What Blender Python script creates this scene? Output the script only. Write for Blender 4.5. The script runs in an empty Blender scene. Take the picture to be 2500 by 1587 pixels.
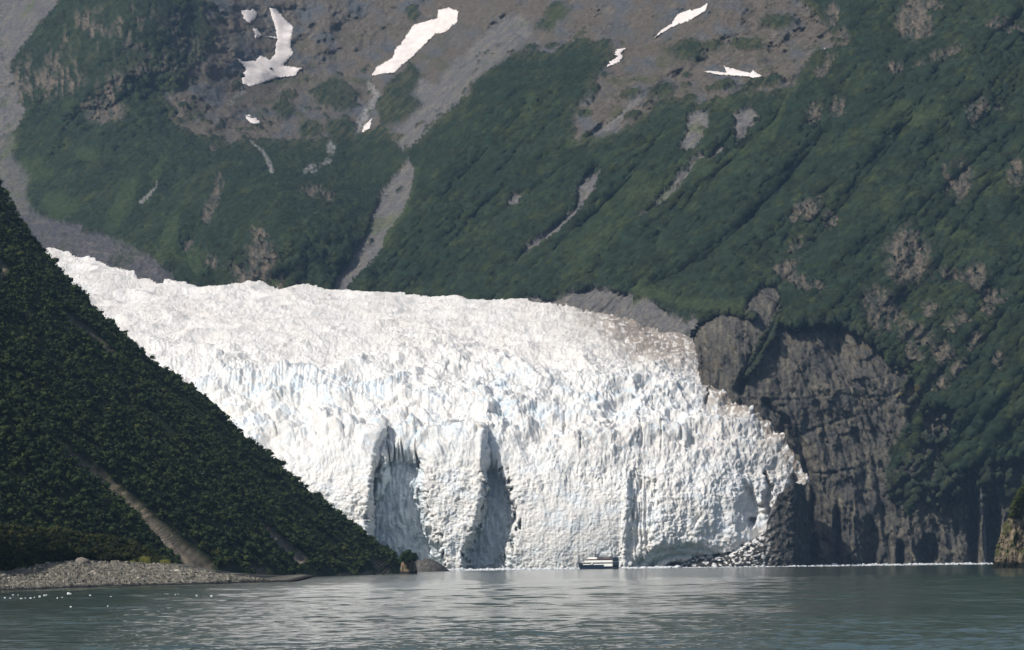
import bpy, bmesh, math, random
import numpy as np
from mathutils import Vector, Matrix

# ------------------------------------------------------------------ camera
SC = bpy.context.scene
F = 10180.0                     # focal length in photo pixels (photo is 2500 x 1587)
ROLL = math.radians(0.70)
PITCH = math.atan((1376 - 793.5) / F)
CAM = np.array([0.0, 0.0, 5.0])
_f = np.array([0, math.cos(PITCH), math.sin(PITCH)])
_x0 = np.array([1.0, 0, 0])
_u0 = np.array([0, -math.sin(PITCH), math.cos(PITCH)])
_r = math.cos(ROLL) * _x0 - math.sin(ROLL) * _u0
_u = math.sin(ROLL) * _x0 + math.cos(ROLL) * _u0
cam_d = bpy.data.cameras.new('camera')
cam = bpy.data.objects.new('camera', cam_d)
SC.collection.objects.link(cam)
cam_d.sensor_fit = 'HORIZONTAL'
cam_d.sensor_width = 36.0
cam_d.lens = 36.0 * F / 2500.0
cam_d.clip_start = 1.0
cam_d.clip_end = 60000.0
M = Matrix(((_r[0], _u[0], -_f[0], CAM[0]), (_r[1], _u[1], -_f[1], CAM[1]), (_r[2], _u[2], -_f[2], CAM[2]), (0, 0, 0, 1)))
cam.matrix_world = M
SC.camera = cam

# ------------------------------------------------------------------ sky, sun, exposure
SUN_EL = math.radians(47)
SUN_AZ = math.radians(-124)       # from +Y, clockwise seen from above: negative = left of the view
sx, sy, sz = math.sin(SUN_AZ) * math.cos(SUN_EL), math.cos(SUN_AZ) * math.cos(SUN_EL), math.sin(SUN_EL)
W = bpy.data.worlds.new('World'); SC.world = W; W.use_nodes = True
nt = W.node_tree
sky = nt.nodes.new('ShaderNodeTexSky'); sky.sky_type = 'NISHITA'; sky.sun_disc = False
sky.sun_elevation = SUN_EL; sky.sun_rotation = SUN_AZ; sky.dust_density = 3.0
bg = nt.nodes['Background']; bg.inputs['Strength'].default_value = 0.105
nt.links.new(sky.outputs[0], bg.inputs['Color'])
sd = bpy.data.lights.new('sun', 'SUN'); sd.energy = 4.35; sd.angle = math.radians(0.5); sd.color = (1.0, 0.96, 0.9)
sun = bpy.data.objects.new('sun', sd); SC.collection.objects.link(sun)
sun.rotation_euler = Vector((sx, sy, sz)).to_track_quat('Z', 'Y').to_euler()
SC.view_settings.view_transform = 'Standard'; SC.view_settings.look = 'None'
SC.view_settings.exposure = 0.0; SC.view_settings.gamma = 1.0
SC.render.engine = 'CYCLES'
SC.cycles.volume_bounces = 0
SC.cycles.max_bounces = 5

# ------------------------------------------------------------------ geometry helpers
def at(u, v, Y):
    """photo pixel (u,v) at forward distance Y -> world points"""
    u = np.asarray(u, float); v = np.asarray(v, float); Y = np.asarray(Y, float)
    a = u - 1250.0; b = 793.5 - v
    dx = _f[0] * F + _r[0] * a + _u[0] * b
    dy = _f[1] * F + _r[1] * a + _u[1] * b
    dz = _f[2] * F + _r[2] * a + _u[2] * b
    t = Y / dy
    return np.stack([CAM[0] + dx * t, CAM[1] + dy * t, CAM[2] + dz * t], -1)

def proj(P):
    d = P - CAM
    w = d @ _f
    return 1250 + F * (d @ _r) / w, 793.5 - F * (d @ _u) / w

def hor(u):
    return 1376 + 0.01222 * (1250 - np.asarray(u, float))

def _hash(ix, iy, iz, seed):
    u4 = np.uint32
    h = ix * u4(374761393) + iy * u4(668265263) + iz * u4(2147483647) + u4((seed * 1274126177) & 0xffffffff)
    h ^= h >> u4(13); h *= u4(1274126177)
    h ^= h >> u4(16); h *= u4(2246822519)
    h ^= h >> u4(15)
    return h

def _ui(a):
    return a.astype(np.int32).view(np.uint32)

def vnoise(x, y, z, seed=0):
    """gradient noise, about -1..1"""
    x0 = np.floor(x); y0 = np.floor(y); z0 = np.floor(z)
    fx = (x - x0).astype(np.float32); fy = (y - y0).astype(np.float32); fz = (z - z0).astype(np.float32)
    x0 = _ui(x0); y0 = _ui(y0); z0 = _ui(z0); u4 = np.uint32; kf = np.float32(1 / 511.5)
    q = lambda t: t * t * t * (t * (t * 6 - 15) + 10)
    wx, wy, wz = q(fx), q(fy), q(fz)
    out = np.zeros(np.broadcast(x0, y0, z0).shape, np.float32)
    for dx in (0, 1):
        for dy in (0, 1):
            wxy = (wx if dx else 1 - wx) * (wy if dy else 1 - wy)
            for dz in (0, 1):
                h = _hash(x0 + u4(dx), y0 + u4(dy), z0 + u4(dz), seed)
                g = ((h & u4(1023)).astype(np.float32) * kf - 1) * (fx - dx) + (((h >> u4(10)) & u4(1023)).astype(np.float32) * kf - 1) * (fy - dy) + (((h >> u4(20)) & u4(1023)).astype(np.float32) * kf - 1) * (fz - dz)
                out += g * wxy * (wz if dz else 1 - wz)
    return out * np.float32(1.6)

def fbm(x, y, z, octs=4, seed=0, gain=0.5, ridged=False):
    a = 1.0; s = 0; n = 0
    for o in range(octs):
        k = 2.03 ** o
        t = vnoise(x * k + o * 7.3, y * k - o * 3.1, z * k + o * 5.7, seed + o)
        if ridged: t = 1 - 2.2 * np.abs(t)
        s = s + a * t; n += a; a *= gain
    return s / n

def worley(x, y, z, seed=0):
    """F1, F2, cell id 0..1"""
    x0 = np.floor(x); y0 = np.floor(y); z0 = np.floor(z); u4 = np.uint32; kf = np.float32(1 / 1023.0)
    fx = (x - x0).astype(np.float32); fy = (y - y0).astype(np.float32); fz = (z - z0).astype(np.float32)
    x0 = _ui(x0); y0 = _ui(y0); z0 = _ui(z0)
    f1 = np.full(x.shape, 9.0, np.float32); f2 = f1.copy(); cid = np.zeros(x.shape, np.float32)
    for dx in (-1, 0, 1):
        for dy in (-1, 0, 1):
            for dz in (-1, 0, 1):
                h = _hash(x0 + u4(dx & 0xffffffff), y0 + u4(dy & 0xffffffff), z0 + u4(dz & 0xffffffff), seed)
                d = ((h & u4(1023)).astype(np.float32) * kf + (dx - fx)) ** 2 + (((h >> u4(10)) & u4(1023)).astype(np.float32) * kf + (dy - fy)) ** 2 + (((h >> u4(20)) & u4(1023)).astype(np.float32) * kf + (dz - fz)) ** 2
                nearer = d < f1
                f2 = np.where(nearer, f1, np.minimum(f2, d)); f1 = np.where(nearer, d, f1)
                cid = np.where(nearer, ((h >> u4(5)) & u4(4095)).astype(np.float32) / np.float32(4095), cid)
    return np.sqrt(f1), np.sqrt(f2), cid

def sstep(a, b, x):
    t = np.clip((x - a) / (b - a), 0, 1)
    return t * t * (3 - 2 * t)

def sd_poly(U, V, pts):
    """signed distance in pixels, positive inside"""
    pts = np.array(pts, float)
    d = np.full(U.shape, 1e9); ins = np.zeros(U.shape, bool)
    n = len(pts)
    for i in range(n):
        ax, ay = pts[i]; bx, by = pts[(i + 1) % n]
        ex, ey = bx - ax, by - ay
        t = np.clip(((U - ax) * ex + (V - ay) * ey) / (ex * ex + ey * ey + 1e-9), 0, 1)
        d = np.minimum(d, (U - ax - t * ex) ** 2 + (V - ay - t * ey) ** 2)
        if ay != by:
            c = ((ay > V) != (by > V)) & (U < (bx - ax) * (V - ay) / (by - ay) + ax)
            ins ^= c
    d = np.sqrt(d)
    return np.where(ins, d, -d)

def poly(U, V, pts, feather=6.0, rag=None):
    pts = np.array(pts, float)
    m = np.zeros(U.shape, np.float32)
    pad = feather + 45
    bb = (U > pts[:, 0].min() - pad) & (U < pts[:, 0].max() + pad) & (V > pts[:, 1].min() - pad) & (V < pts[:, 1].max() + pad)
    if not bb.any(): return m
    s = sd_poly(U[bb], V[bb], pts)
    if rag is not None: s = s + rag[bb]
    m[bb] = sstep(-feather, feather, s)
    return m

def stroke(U, V, pts, width, feather=4.0, rag=None):
    """pts (u,v) or (u,v,w): soft polyline"""
    m = np.zeros(U.shape, np.float32)
    P = [(p[0], p[1], (p[2] if len(p) > 2 else width)) for p in pts]
    A = np.array(P, float); pad = feather + 45 + A[:, 2].max()
    bb = (U > A[:, 0].min() - pad) & (U < A[:, 0].max() + pad) & (V > A[:, 1].min() - pad) & (V < A[:, 1].max() + pad)
    if not bb.any(): return m
    u, v = U[bb], V[bb]; s = np.full(u.shape, -1e9)
    for (ax, ay, aw), (bx, by, bw) in zip(P[:-1], P[1:]):
        ex, ey = bx - ax, by - ay
        t = np.clip(((u - ax) * ex + (v - ay) * ey) / (ex * ex + ey * ey + 1e-9), 0, 1)
        d = np.sqrt((u - ax - t * ex) ** 2 + (v - ay - t * ey) ** 2)
        s = np.maximum(s, (aw + (bw - aw) * t) / 2 - d)
    if rag is not None: s = s + rag[bb]
    m[bb] = sstep(-feather, feather, s)
    return m

def ell(U, V, cx, cy, rx, ry, ang=0, feather=0.35, rag=None):
    c, s = math.cos(math.radians(ang)), math.sin(math.radians(ang))
    x = (U - cx) * c + (V - cy) * s; y = -(U - cx) * s + (V - cy) * c
    d = np.sqrt((x / rx) ** 2 + (y / ry) ** 2)
    if rag is not None: d = d - rag / min(rx, ry)
    return sstep(1 + feather, 1 - feather, d).astype(np.float32)

def bilerp(us, vs, T, U, V):
    us = np.array(us, float); vs = np.array(vs, float); T = np.array(T, float)
    i = np.clip(np.searchsorted(us, U) - 1, 0, len(us) - 2); j = np.clip(np.searchsorted(vs, V) - 1, 0, len(vs) - 2)
    a = np.clip((U - us[i]) / (us[i + 1] - us[i]), 0, 1); b = np.clip((V - vs[j]) / (vs[j + 1] - vs[j]), 0, 1)
    return (T[j, i] * (1 - a) + T[j, i + 1] * a) * (1 - b) + (T[j + 1, i] * (1 - a) + T[j + 1, i + 1] * a) * b

def blur(A, r0, r1):
    for ax, r in ((0, r0), (1, r1)):
        if r < 1: continue
        for _ in range(2):
            pad = [(0, 0)] * A.ndim; pad[ax] = (r + 1, r)
            c = np.cumsum(np.pad(A, pad, mode='edge'), axis=ax)
            n = A.shape[ax]
            if ax == 0: A = (c[2 * r + 1:2 * r + 1 + n] - c[:n]) / (2 * r + 1)
            else: A = (c[:, 2 * r + 1:2 * r + 1 + n] - c[:, :n]) / (2 * r + 1)
    return A

def normals(P):
    gu = np.gradient(P, axis=1); gv = np.gradient(P, axis=0)
    n = np.cross(gu, gv); n /= np.linalg.norm(n, axis=-1, keepdims=True) + 1e-9
    s = np.sign(-n[..., 1:2]); s[s == 0] = 1      # face the camera side
    # rows run downwards in the photo: cross(right, down) points away from or to the viewer
    return n * np.sign((n * (CAM - P)).sum(-1, keepdims=True) + 1e-9)

def grid_faces(R, C, off=0, keep=None):
    i = np.arange(R - 1)[:, None] * C + np.arange(C - 1)[None, :]
    f = np.stack([i, i + C, i + C + 1, i + 1], -1)
    if keep is not None: f = f[keep]
    return f.reshape(-1, 4) + off

def skirt(P, fq, col, steps):
    """close a masked sheet: its border is carried back by each (dx,dy,dz) in steps"""
    e = np.concatenate([fq[:, [0, 1]], fq[:, [1, 2]], fq[:, [2, 3]], fq[:, [3, 0]]])
    key = np.minimum(e[:, 0], e[:, 1]).astype(np.int64) * (len(P) + 1) + np.maximum(e[:, 0], e[:, 1])
    _, inv, cnt = np.unique(key, return_inverse=True, return_counts=True)
    be = e[cnt[inv] == 1]
    bv = np.unique(be); m = np.full(len(P), -1); m[bv] = np.arange(len(bv))
    a, b = be[:, 0], be[:, 1]
    for st in steps:
        off = len(P); P = np.concatenate([P, P[bv] + np.array(st, float)]); col = np.concatenate([col, col[bv]])
        a2, b2 = m[be[:, 0]] + off, m[be[:, 1]] + off
        fq = np.concatenate([fq, np.stack([b, a, a2, b2], -1)])
        a, b = a2, b2; bv = np.arange(off, off + len(bv))
    return P, fq, col

def make_mesh(name, V, Fq, mat, col=None, tris=False, smooth=True, parent=None, extra=None):
    k = 3 if tris else 4
    me = bpy.data.meshes.new(name)
    V = np.asarray(V, np.float32).reshape(-1, 3); Fq = np.asarray(Fq, np.int32).reshape(-1, k)
    me.vertices.add(len(V)); me.vertices.foreach_set('co', V.ravel())
    me.loops.add(Fq.size); me.loops.foreach_set('vertex_index', Fq.ravel())
    me.polygons.add(len(Fq)); me.polygons.foreach_set('loop_start', np.arange(len(Fq), dtype=np.int32) * k)
    me.polygons.foreach_set('use_smooth', np.full(len(Fq), smooth))
    me.update(calc_edges=True)
    if col is not None:
        a = me.color_attributes.new('Col', 'FLOAT_COLOR', 'POINT')
        c = np.ones((len(V), 4), np.float32); c[:, :3] = np.asarray(col, np.float32).reshape(-1, 3)
        a.data.foreach_set('color', c.ravel())
    o = bpy.data.objects.new(name, me); SC.collection.objects.link(o)
    if isinstance(mat, (list, tuple)):
        for m_ in mat: me.materials.append(m_)
    else: me.materials.append(mat)
    if parent is not None: o.parent = parent
    return o

def tag(o, label=None, cat=None, group=None, kind=None):
    if label: o['label'] = label
    if cat: o['category'] = cat
    if group: o['group'] = group
    if kind: o['kind'] = kind
    return o

def recenter(o):
    """object origin to the base centre of its mesh"""
    me = o.data; n = len(me.vertices); a = np.empty(n * 3, np.float32); me.vertices.foreach_get('co', a); a = a.reshape(-1, 3)
    c = np.array([(a[:, 0].min() + a[:, 0].max()) / 2, (a[:, 1].min() + a[:, 1].max()) / 2, a[:, 2].min()])
    me.vertices.foreach_set('co', (a - c).astype(np.float32).ravel()); o.location = c
    return o

# ------------------------------------------------------------------ materials
def mat_new(name):
    m = bpy.data.materials.new(name); m.use_nodes = True
    return m, m.node_tree, m.node_tree.nodes['Principled BSDF']

def surf_mat(name, rough=0.95, noise_scale=0.2, noise_amt=0.35, bump=0.0, bump_scale=0.3, bump_dist=1.0, spec=0.1, scale=(1, 1, 1), base=None):
    """vertex colour (the thing's own colour) broken up by a fine procedural noise"""
    m, t, b = mat_new(name)
    tc = t.nodes.new('ShaderNodeTexCoord'); mp = t.nodes.new('ShaderNodeMapping'); mp.inputs['Scale'].default_value = scale
    t.links.new(tc.outputs['Object'], mp.inputs['Vector'])
    n = t.nodes.new('ShaderNodeTexNoise'); n.inputs['Scale'].default_value = noise_scale; n.inputs['Detail'].default_value = 6; n.inputs['Roughness'].default_value = 0.65
    t.links.new(mp.outputs[0], n.inputs['Vector'])
    mr = t.nodes.new('ShaderNodeMapRange'); mr.inputs['From Min'].default_value = 0.3; mr.inputs['From Max'].default_value = 0.7
    mr.inputs['To Min'].default_value = 1 - noise_amt; mr.inputs['To Max'].default_value = 1 + noise_amt
    t.links.new(n.outputs['Fac'], mr.inputs['Value'])
    vm = t.nodes.new('ShaderNodeVectorMath'); vm.operation = 'SCALE'
    if base is None:
        at_ = t.nodes.new('ShaderNodeVertexColor'); at_.layer_name = 'Col'; t.links.new(at_.outputs['Color'], vm.inputs[0])
    else:
        vm.inputs[0].default_value = base
    t.links.new(mr.outputs[0], vm.inputs['Scale']); t.links.new(vm.outputs[0], b.inputs['Base Color'])
    b.inputs['Roughness'].default_value = rough; b.inputs['Specular IOR Level'].default_value = spec
    if bump:
        n2 = t.nodes.new('ShaderNodeTexNoise'); n2.inputs['Scale'].default_value = bump_scale; n2.inputs['Detail'].default_value = 8; n2.inputs['Roughness'].default_value = 0.7
        t.links.new(mp.outputs[0], n2.inputs['Vector'])
        bp = t.nodes.new('ShaderNodeBump'); bp.inputs['Strength'].default_value = bump; bp.inputs['Distance'].default_value = bump_dist
        t.links.new(n2.outputs['Fac'], bp.inputs['Height']); t.links.new(bp.outputs[0], b.inputs['Normal'])
    return m

def plain(name, col, rough=0.5, metal=0.0, spec=0.4):
    m, t, b = mat_new(name)
    n = t.nodes.new('ShaderNodeTexNoise'); n.inputs['Scale'].default_value = 1.5; n.inputs['Detail'].default_value = 4
    mx = t.nodes.new('ShaderNodeMix'); mx.data_type = 'RGBA'
    mx.inputs[6].default_value = (col[0] * .85, col[1] * .85, col[2] * .85, 1); mx.inputs[7].default_value = (min(1, col[0] * 1.1), min(1, col[1] * 1.1), min(1, col[2] * 1.1), 1)
    t.links.new(n.outputs['Fac'], mx.inputs[0]); t.links.new(mx.outputs[2], b.inputs['Base Color'])
    b.inputs['Roughness'].default_value = rough; b.inputs['Metallic'].default_value = metal; b.inputs['Specular IOR Level'].default_value = spec
    return m

M_mtn = surf_mat('mountain_surface', noise_scale=0.2, noise_amt=0.5, bump=0.9, bump_scale=0.28, bump_dist=2.6)
M_ice = surf_mat('glacier_ice', rough=0.6, noise_scale=0.3, noise_amt=0.07, bump=0.8, bump_scale=0.3, bump_dist=2.6, spec=0.2)
M_snow = surf_mat('old_snow', rough=0.8, noise_scale=0.06, noise_amt=0.13, bump=0.6, bump_scale=0.08, bump_dist=3.0)
M_rock = surf_mat('near_rock', noise_scale=0.4, noise_amt=0.4, bump=0.8, bump_scale=0.6, bump_dist=1.0)
M_leaf = surf_mat('leaves', rough=0.8, noise_scale=0.25, noise_amt=0.3, spec=0.15)
M_beach = surf_mat('shingle', noise_scale=2.0, noise_amt=0.35, bump=0.6, bump_scale=2.5, bump_dist=0.2)

# ================================================================== MOUNTAIN
mu = np.concatenate([np.arange(-780, -120, 12.0), np.arange(-120, 2621, 2.6), np.arange(2630, 3300, 12.0)])
mv = np.concatenate([np.arange(-1150, -40, 22), np.arange(-40, 1425, 2.4)])
U, V = np.meshgrid(mu, mv)
us = [-150, 0, 300, 500, 700, 900, 1050, 1200, 1500, 1800, 2100, 2500, 2650]
vs = [-1150, -40, 100, 200, 330, 430, 520, 600, 700, 800, 1000, 1200, 1420]
T = [
 [8000,8000,8000,8200,8200,8200,8000,7900,7500,7000,6500,6100,6000],
 [6600,6550,6200,6350,6550,6500,6400,6100,5550,5080,4880,4700,4650],
 [6400,6350,6050,6150,6350,6300,6200,5700,5230,4900,4720,4580,4540],
 [6250,6150,5900,5980,6200,6150,5900,5050,4930,4760,4600,4500,4460],
 [6000,5900,5700,5700,5750,5700,5150,4930,4780,4620,4490,4400,4380],
 [5850,5700,5480,5350,5250,5250,4950,4850,4690,4540,4420,4340,4320],
 [5700,5500,5250,5080,4880,4980,4820,4760,4610,4460,4360,4290,4270],
 [5600,5350,5050,4950,4800,4850,4730,4680,4540,4390,4310,4240,4230],
 [5500,5200,4950,4880,4760,4720,4650,4600,4450,4290,4240,4190,4180],
 [5450,5150,4900,4850,4700,4650,4600,4540,4380,4150,4170,4150,4140],
 [5400,5100,4860,4800,4650,4600,4560,4500,4330,4070,4090,4090,4090],
 [5350,5080,4840,4780,4620,4580,4540,4480,4300,4040,4050,4050,4050],
 [5300,5050,4820,4760,4600,4560,4520,4460,4280,4010,4010,4010,4010]]
Y = bilerp(us, vs, T, U, V)
Y = blur(Y, 14, 14)

# ragged edges for every painted border, stretched down the slope
ru = fbm(U / 38, V / 38, 0 * U, 4, 11) * 16
ru2 = fbm((U + V) / 16, (U - V) / 60, 0 * U + 3, 4, 12) * 14
ru3 = fbm(U / 7, V / 6, 0 * U + 7, 3, 13)
rag = (ru + ru2 * 0.6) + ru3 * 11
rag_f = ru3 * 13 + ru * .2
def PL(p, f=5, k=1.0): return poly(U, V, p, f, rag * k if k > .8 else rag_f * (.5 + k))
def SK(p, w, f=4, k=0.7): return stroke(U, V, p, w, f, rag * k)
def EL(*a, k=0.8): return ell(U, V, *a, rag=rag * k)

alp = np.maximum.reduce([
 PL([(445,205),(470,150),(525,90),(500,40),(480,-60),(480,-1200),(1260,-1200),(1290,60),(1180,140),(1150,215),(1110,260),(1060,300),(1010,350),(990,370),(960,330),(940,310),(870,330),(760,345),(640,345),(560,350),(480,330),(420,300),(430,270),(405,240),(440,215)]),
 PL([(1240,-1200),(1950,-1200),(1960,0),(2000,50),(2060,110),(1990,125),(1960,170),(1930,210),(1870,225),(1780,235),(1700,255),(1640,240),(1600,260),(1560,300),(1500,330),(1440,350),(1400,340),(1410,260),(1450,230),(1470,180),(1500,140),(1490,100),(1410,100),(1340,130),(1250,130),(1180,140),(1170,60)])])
leftscree = PL([(-150,-1200),(150,-1200),(150,0),(100,60),(60,110),(20,165),(50,200),(45,250),(68,268),(40,320),(0,335),(-150,340)], 5, .6)
leftscree = np.maximum(leftscree, .8 * PL([(-100,320),(40,330),(30,380),(70,430),(60,480),(80,520),(40,540),(-100,520)], 14))
highrock = sstep(-200, -700, V + rag * 4)
greenback = np.maximum.reduce([
 PL([(750,225),(800,202),(850,202),(875,232),(860,272),(820,270),(780,250)]),
 PL([(1000,150),(1032,170),(1012,230),(1035,262),(960,312),(930,310),(918,262),(945,210)]),
 PL([(800,300),(850,285),(880,330),(860,380),(800,330)]), EL(700,235,22,12), EL(690,270,25,22), EL(575,210,12,9), EL(1120,250,18,14,-30), EL(760,320,30,20),
 EL(1010,35,16,22), EL(1360,30,30,22,-30), EL(1680,125,45,25), EL(1620,225,40,20,-20), EL(1830,112,50,12), EL(1900,55,45,16), EL(1330,60,25,14),
 EL(1740,115,30,12), EL(1860,205,60,12,-15), EL(1760,210,30,9,-15), EL(1540,230,25,10)])
meadow = np.maximum.reduce([
 PL([(450,190),(470,155),(530,130),(550,165),(500,180)],6), EL(150,508,45,32), EL(75,420,42,30), EL(300,500,26,70,25), EL(385,420,12,60,20), EL(220,380,40,18),
 SK([(1935,205),(1905,260),(1880,330)],34), SK([(1560,712),(1640,735),(1700,752),(1800,745)],26), SK([(1020,420),(985,520),(920,620)],26),
 SK([(1440,260),(1480,330),(1400,350)],34), EL(1370,50,28,34,40), EL(480,640,30,30), EL(410,585,20,60,20), EL(2260,290,45,14,-20), EL(2190,270,40,14,-30),
 SK([(1830,410),(1700,420),(1500,500),(1400,610)],30) * .5, SK([(1560,440),(1500,560),(1430,640)],45) * .6, EL(2330,570,50,14,15), EL(2180,290,60,30,-30) * .6,
 EL(1780,250,70,10,-15), EL(680,330,60,14)])
scree = np.maximum.reduce([
 SK([(1260,70,70),(1190,130,80),(1110,195,60)],60,10), SK([(1210,100),(1130,180),(1100,215)],60),
 PL([(1679,277),(1734,269),(1729,314),(1700,366),(1674,371),(1653,366),(1674,335)],3,.5),
 PL([(1789,282),(1831,262),(1854,288),(1826,330),(1794,353),(1794,314)],3,.5),
 PL([(1755,332),(1775,366),(1726,400),(1742,366)],3,.3),
 PL([(1443,408),(1474,413),(1456,462),(1409,526),(1357,574),(1304,611),(1262,640),(1281,602),(1355,549),(1402,508),(1412,455)],3,.25),
 PL([(1678,447),(1618,500),(1564,530),(1583,510),(1627,474)],3,.4), SK([(1715,380,16),(1660,440,20),(1600,510,12)],14,4,.8),
 PL([(1235,512),(1250,476),(1276,471),(1271,497)],3,.4),
 PL([(1000,387),(1015,413),(1004,471),(983,523),(942,576),(931,617),(853,701),(848,730),(800,730),(811,700),(832,659),(889,586),(910,523),(931,471),(968,429)],3,.35),
 PL([(1110,260),(1070,300),(1010,360),(985,375),(960,330),(1000,290),(1060,230)],4,.7),
 PL([(1110,200),(1150,230),(1090,280),(1010,235),(1030,200)],5), SK([(1560,240),(1500,300),(1450,330)],14),
 PL([(1240,758),(1290,735),(1340,742),(1400,712),(1450,700),(1540,718),(1600,740),(1650,775),(1700,775),(1720,800),(1710,900),(1500,900),(1240,860)],5,.8), PL([(1270,728),(1300,720),(1370,740),(1380,760),(1250,750)],3,.4)])
moraine = PL([(56,505),(98,528),(140,542),(206,552),(200,568),(248,575),(294,588),(337,610),(379,630),(392,648),(420,668),(440,720),(229,700),(100,700),(-20,640),(0,520)],3,.5)
creek = np.maximum.reduce([SK([(900,204,12),(922,232,16),(905,262,14),(880,300,20),(872,325,14)],14), SK([(610,350,4),(640,375,7),(655,400,10),(665,425,8)],8,2,.2), SK([(760,425),(800,400)],10), SK([(560,250),(590,225)],8), SK([(345,500,6),(375,470,7),(385,450,5)],6,2,.4), EL(808,370,9,15,k=.3), SK([(745,425),(765,410)],12,2,.3)])
rock_list = [(2233,58,46,44,0),(2184,172,15,14,0),(2042,262,20,18,0),(2338,440,36,42,0),(2482,430,16,30,0),(1967,515,34,20,-30),(2027,544,16,20,0),(1940,602,22,9,-55),(1925,655,26,14,-20),
 (2218,628,52,66,0),(2312,675,40,18,10),(2385,680,28,30,-40),(2433,727,26,16,0),(1955,690,50,14,20),(2150,760,42,54,-30),(2460,65,50,10,5),(2030,45,16,30,20),(2015,170,25,8,-60),
 (1990,280,12,22,20),(2250,15,40,20,0),(2290,140,55,10,-25),(2060,90,14,20,0),(1650,60,30,16,0),(2400,260,12,18,0),(2370,290,10,20,0),(2430,265,10,8,0),
 (775,475,38,14,15),(530,470,14,32,10),(510,520,10,20,0),(635,640,34,60,8),(640,580,16,18,0),(600,670,30,26,0),(520,640,16,14,0),(560,650,14,8,0),(690,680,10,24,0),(460,600,16,12,0),
 (515,365,12,9,-30),(2275,760,18,20,0),(2330,790,25,12,-20),(2380,830,18,22,30),(2230,820,40,26,20),(2300,860,28,24,20),(2410,760,14,12,0),(2340,900,14,24,0),(2440,880,10,16,0),(2290,930,22,26,30),(2240,870,20,14,0)]
rock = np.zeros(U.shape, np.float32)
for e in rock_list: rock = np.maximum(rock, EL(*e, k=1.1))
ringhole = EL(2332,425,15,20,k=.6); rock = rock * (1 - ringhole)
rock *= sstep(-.12, .0, fbm((U + V) / 26, (U - V) / 34, 0 * U, 5, 36, gain=.6) + .1 * rock)
block = PL([(160,-300),(480,-300),(500,60),(555,120),(540,160),(460,175),(430,190),(330,200),(300,260),(240,300),(215,300),(180,240),(130,235),(50,260),(40,200),(20,165),(90,90),(150,0)],8)
streak = fbm(U / 13, V / 42, 0 * U + 9, 4, 31)
patch = fbm(U / 90, V / 60, 0 * U + 2, 3, 32)
blockrock = block * sstep(0.02, 0.20, streak * .8 + patch * 0.55 + 0.06)
cl_ = np.maximum.reduce([ell(U, V, *e_, .7) for e_ in [(243,80,34,34,20),(318,92,34,28,0),(400,135,34,56,-25),(150,100,16,22,0),(75,205,40,50,0),(150,190,45,55,0),(285,245,40,55,0),(235,265,36,26,0),(300,40,60,20,0),(205,55,20,24,0),(345,175,30,16,-20),(440,80,20,50,-20)]])
blockrock *= np.clip(cl_ + .12, 0, 1) * sstep(-.25, .1, fbm(U / 9, V / 12, 0 * U + 1, 4, 33) + .25 * cl_)
blockrock = np.maximum(blockrock, EL(450,110,34,60,-20,k=1.3) * sstep(-.1, .15, streak) * .7)
blockrock = np.maximum(blockrock, np.maximum(EL(255,270,42,28,k=1.2), EL(120,215,70,26,k=1.4) * sstep(-.2, .1, streak)))
cliffp = PL([(1560,1000),(1660,900),(1675,840),(1705,790),(1740,768),(1785,765),(1820,775),(1825,735),(1850,705),(1870,692),(1900,700),(1912,735),(1908,790),(1935,800),(1990,775),(2050,785),(2100,800),(2150,840),(2170,890),(2235,880),(2236,950),(2260,975),(2225,1040),(2200,1090),(2170,1110),(2180,1150),(2240,1090),(2250,1030),(2245,1000),(2300,985),(2340,1000),(2325,1060),(2300,1120),(2330,1150),(2400,1130),(2450,1120),(2560,1110),(2660,1110),(2660,1450),(1500,1450)],3,.35)
hmot = fbm(U / 26, V / 34, 0 * U + 5, 4, 41)
cgreen = .9 * np.maximum.reduce([SK([(1912,740,10),(1880,812,24),(1850,868,26),(1822,920,8)],20,4,.5),
   PL([(2170,1110),(2240,1030),(2225,1090),(2330,1120),(2500,1080),(2500,1220),(2300,1215),(2200,1260),(2165,1200)],8,1.2) * sstep(-.25, .1, hmot),
   PL([(1920,760),(1980,745),(2100,770),(2180,840),(2240,930),(2160,860),(2050,790),(1940,800)],5,1.0), SK([(2262,980,10),(2215,1060,26),(2170,1110,14)],18), EL(1835,770,13,11,k=.4),
   sstep(1330, 1150, V) * sstep(2140, 2240, U) * sstep(.02, .22, hmot) * .9])
ledge = SK([(2185,965,3),(2215,958,14),(2242,948,12)],8,3,.2)
cliff = cliffp * (1 - cgreen)

# relief ------------------------------------------------------------
P0 = at(U, V, Y)
X0, Y0, Z0 = P0[..., 0], P0[..., 1], P0[..., 2]
bb_ = (X0 - Z0) * .707; aa_ = (X0 + Z0) * .707
right_w = sstep(700, 1150, U)
big = (fbm(bb_ / 150, aa_ / 520, Y0 / 900, 3, 51, ridged=True) * right_w + fbm(X0 / 190, Z0 / 260, Y0 / 600, 4, 52, ridged=True) * (1 - right_w)) * 52
mid = (fbm(bb_ / 34, aa_ / 130, Y0 / 200, 4, 53, ridged=True) * right_w + fbm(X0 / 45, Z0 / 70, Y0 / 120, 4, 54, ridged=True) * (1 - right_w)) * 13
macro = -big * (1 - cliff * .8)
sml = (fbm(bb_ / 11, aa_ / 60, Y0 / 90, 3, 57, ridged=True) * right_w + fbm(X0 / 16, Z0 / 26, Y0 / 60, 3, 58, ridged=True) * (1 - right_w)) * 3.6
macro += -sml * (1 - cliff)
macro += -mid * (1 - cliff) * (1 - .6 * np.maximum(scree, leftscree))
macro += -alp * (1 - greenback) * (fbm(U / 60, V / 45, 0 * U + 3, 7, 59, gain=.52) * 40 * sstep(330, 60, V) + fbm(U / 30, V / 22, 0 * U, 5, 60, gain=.6) * 9)
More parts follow.
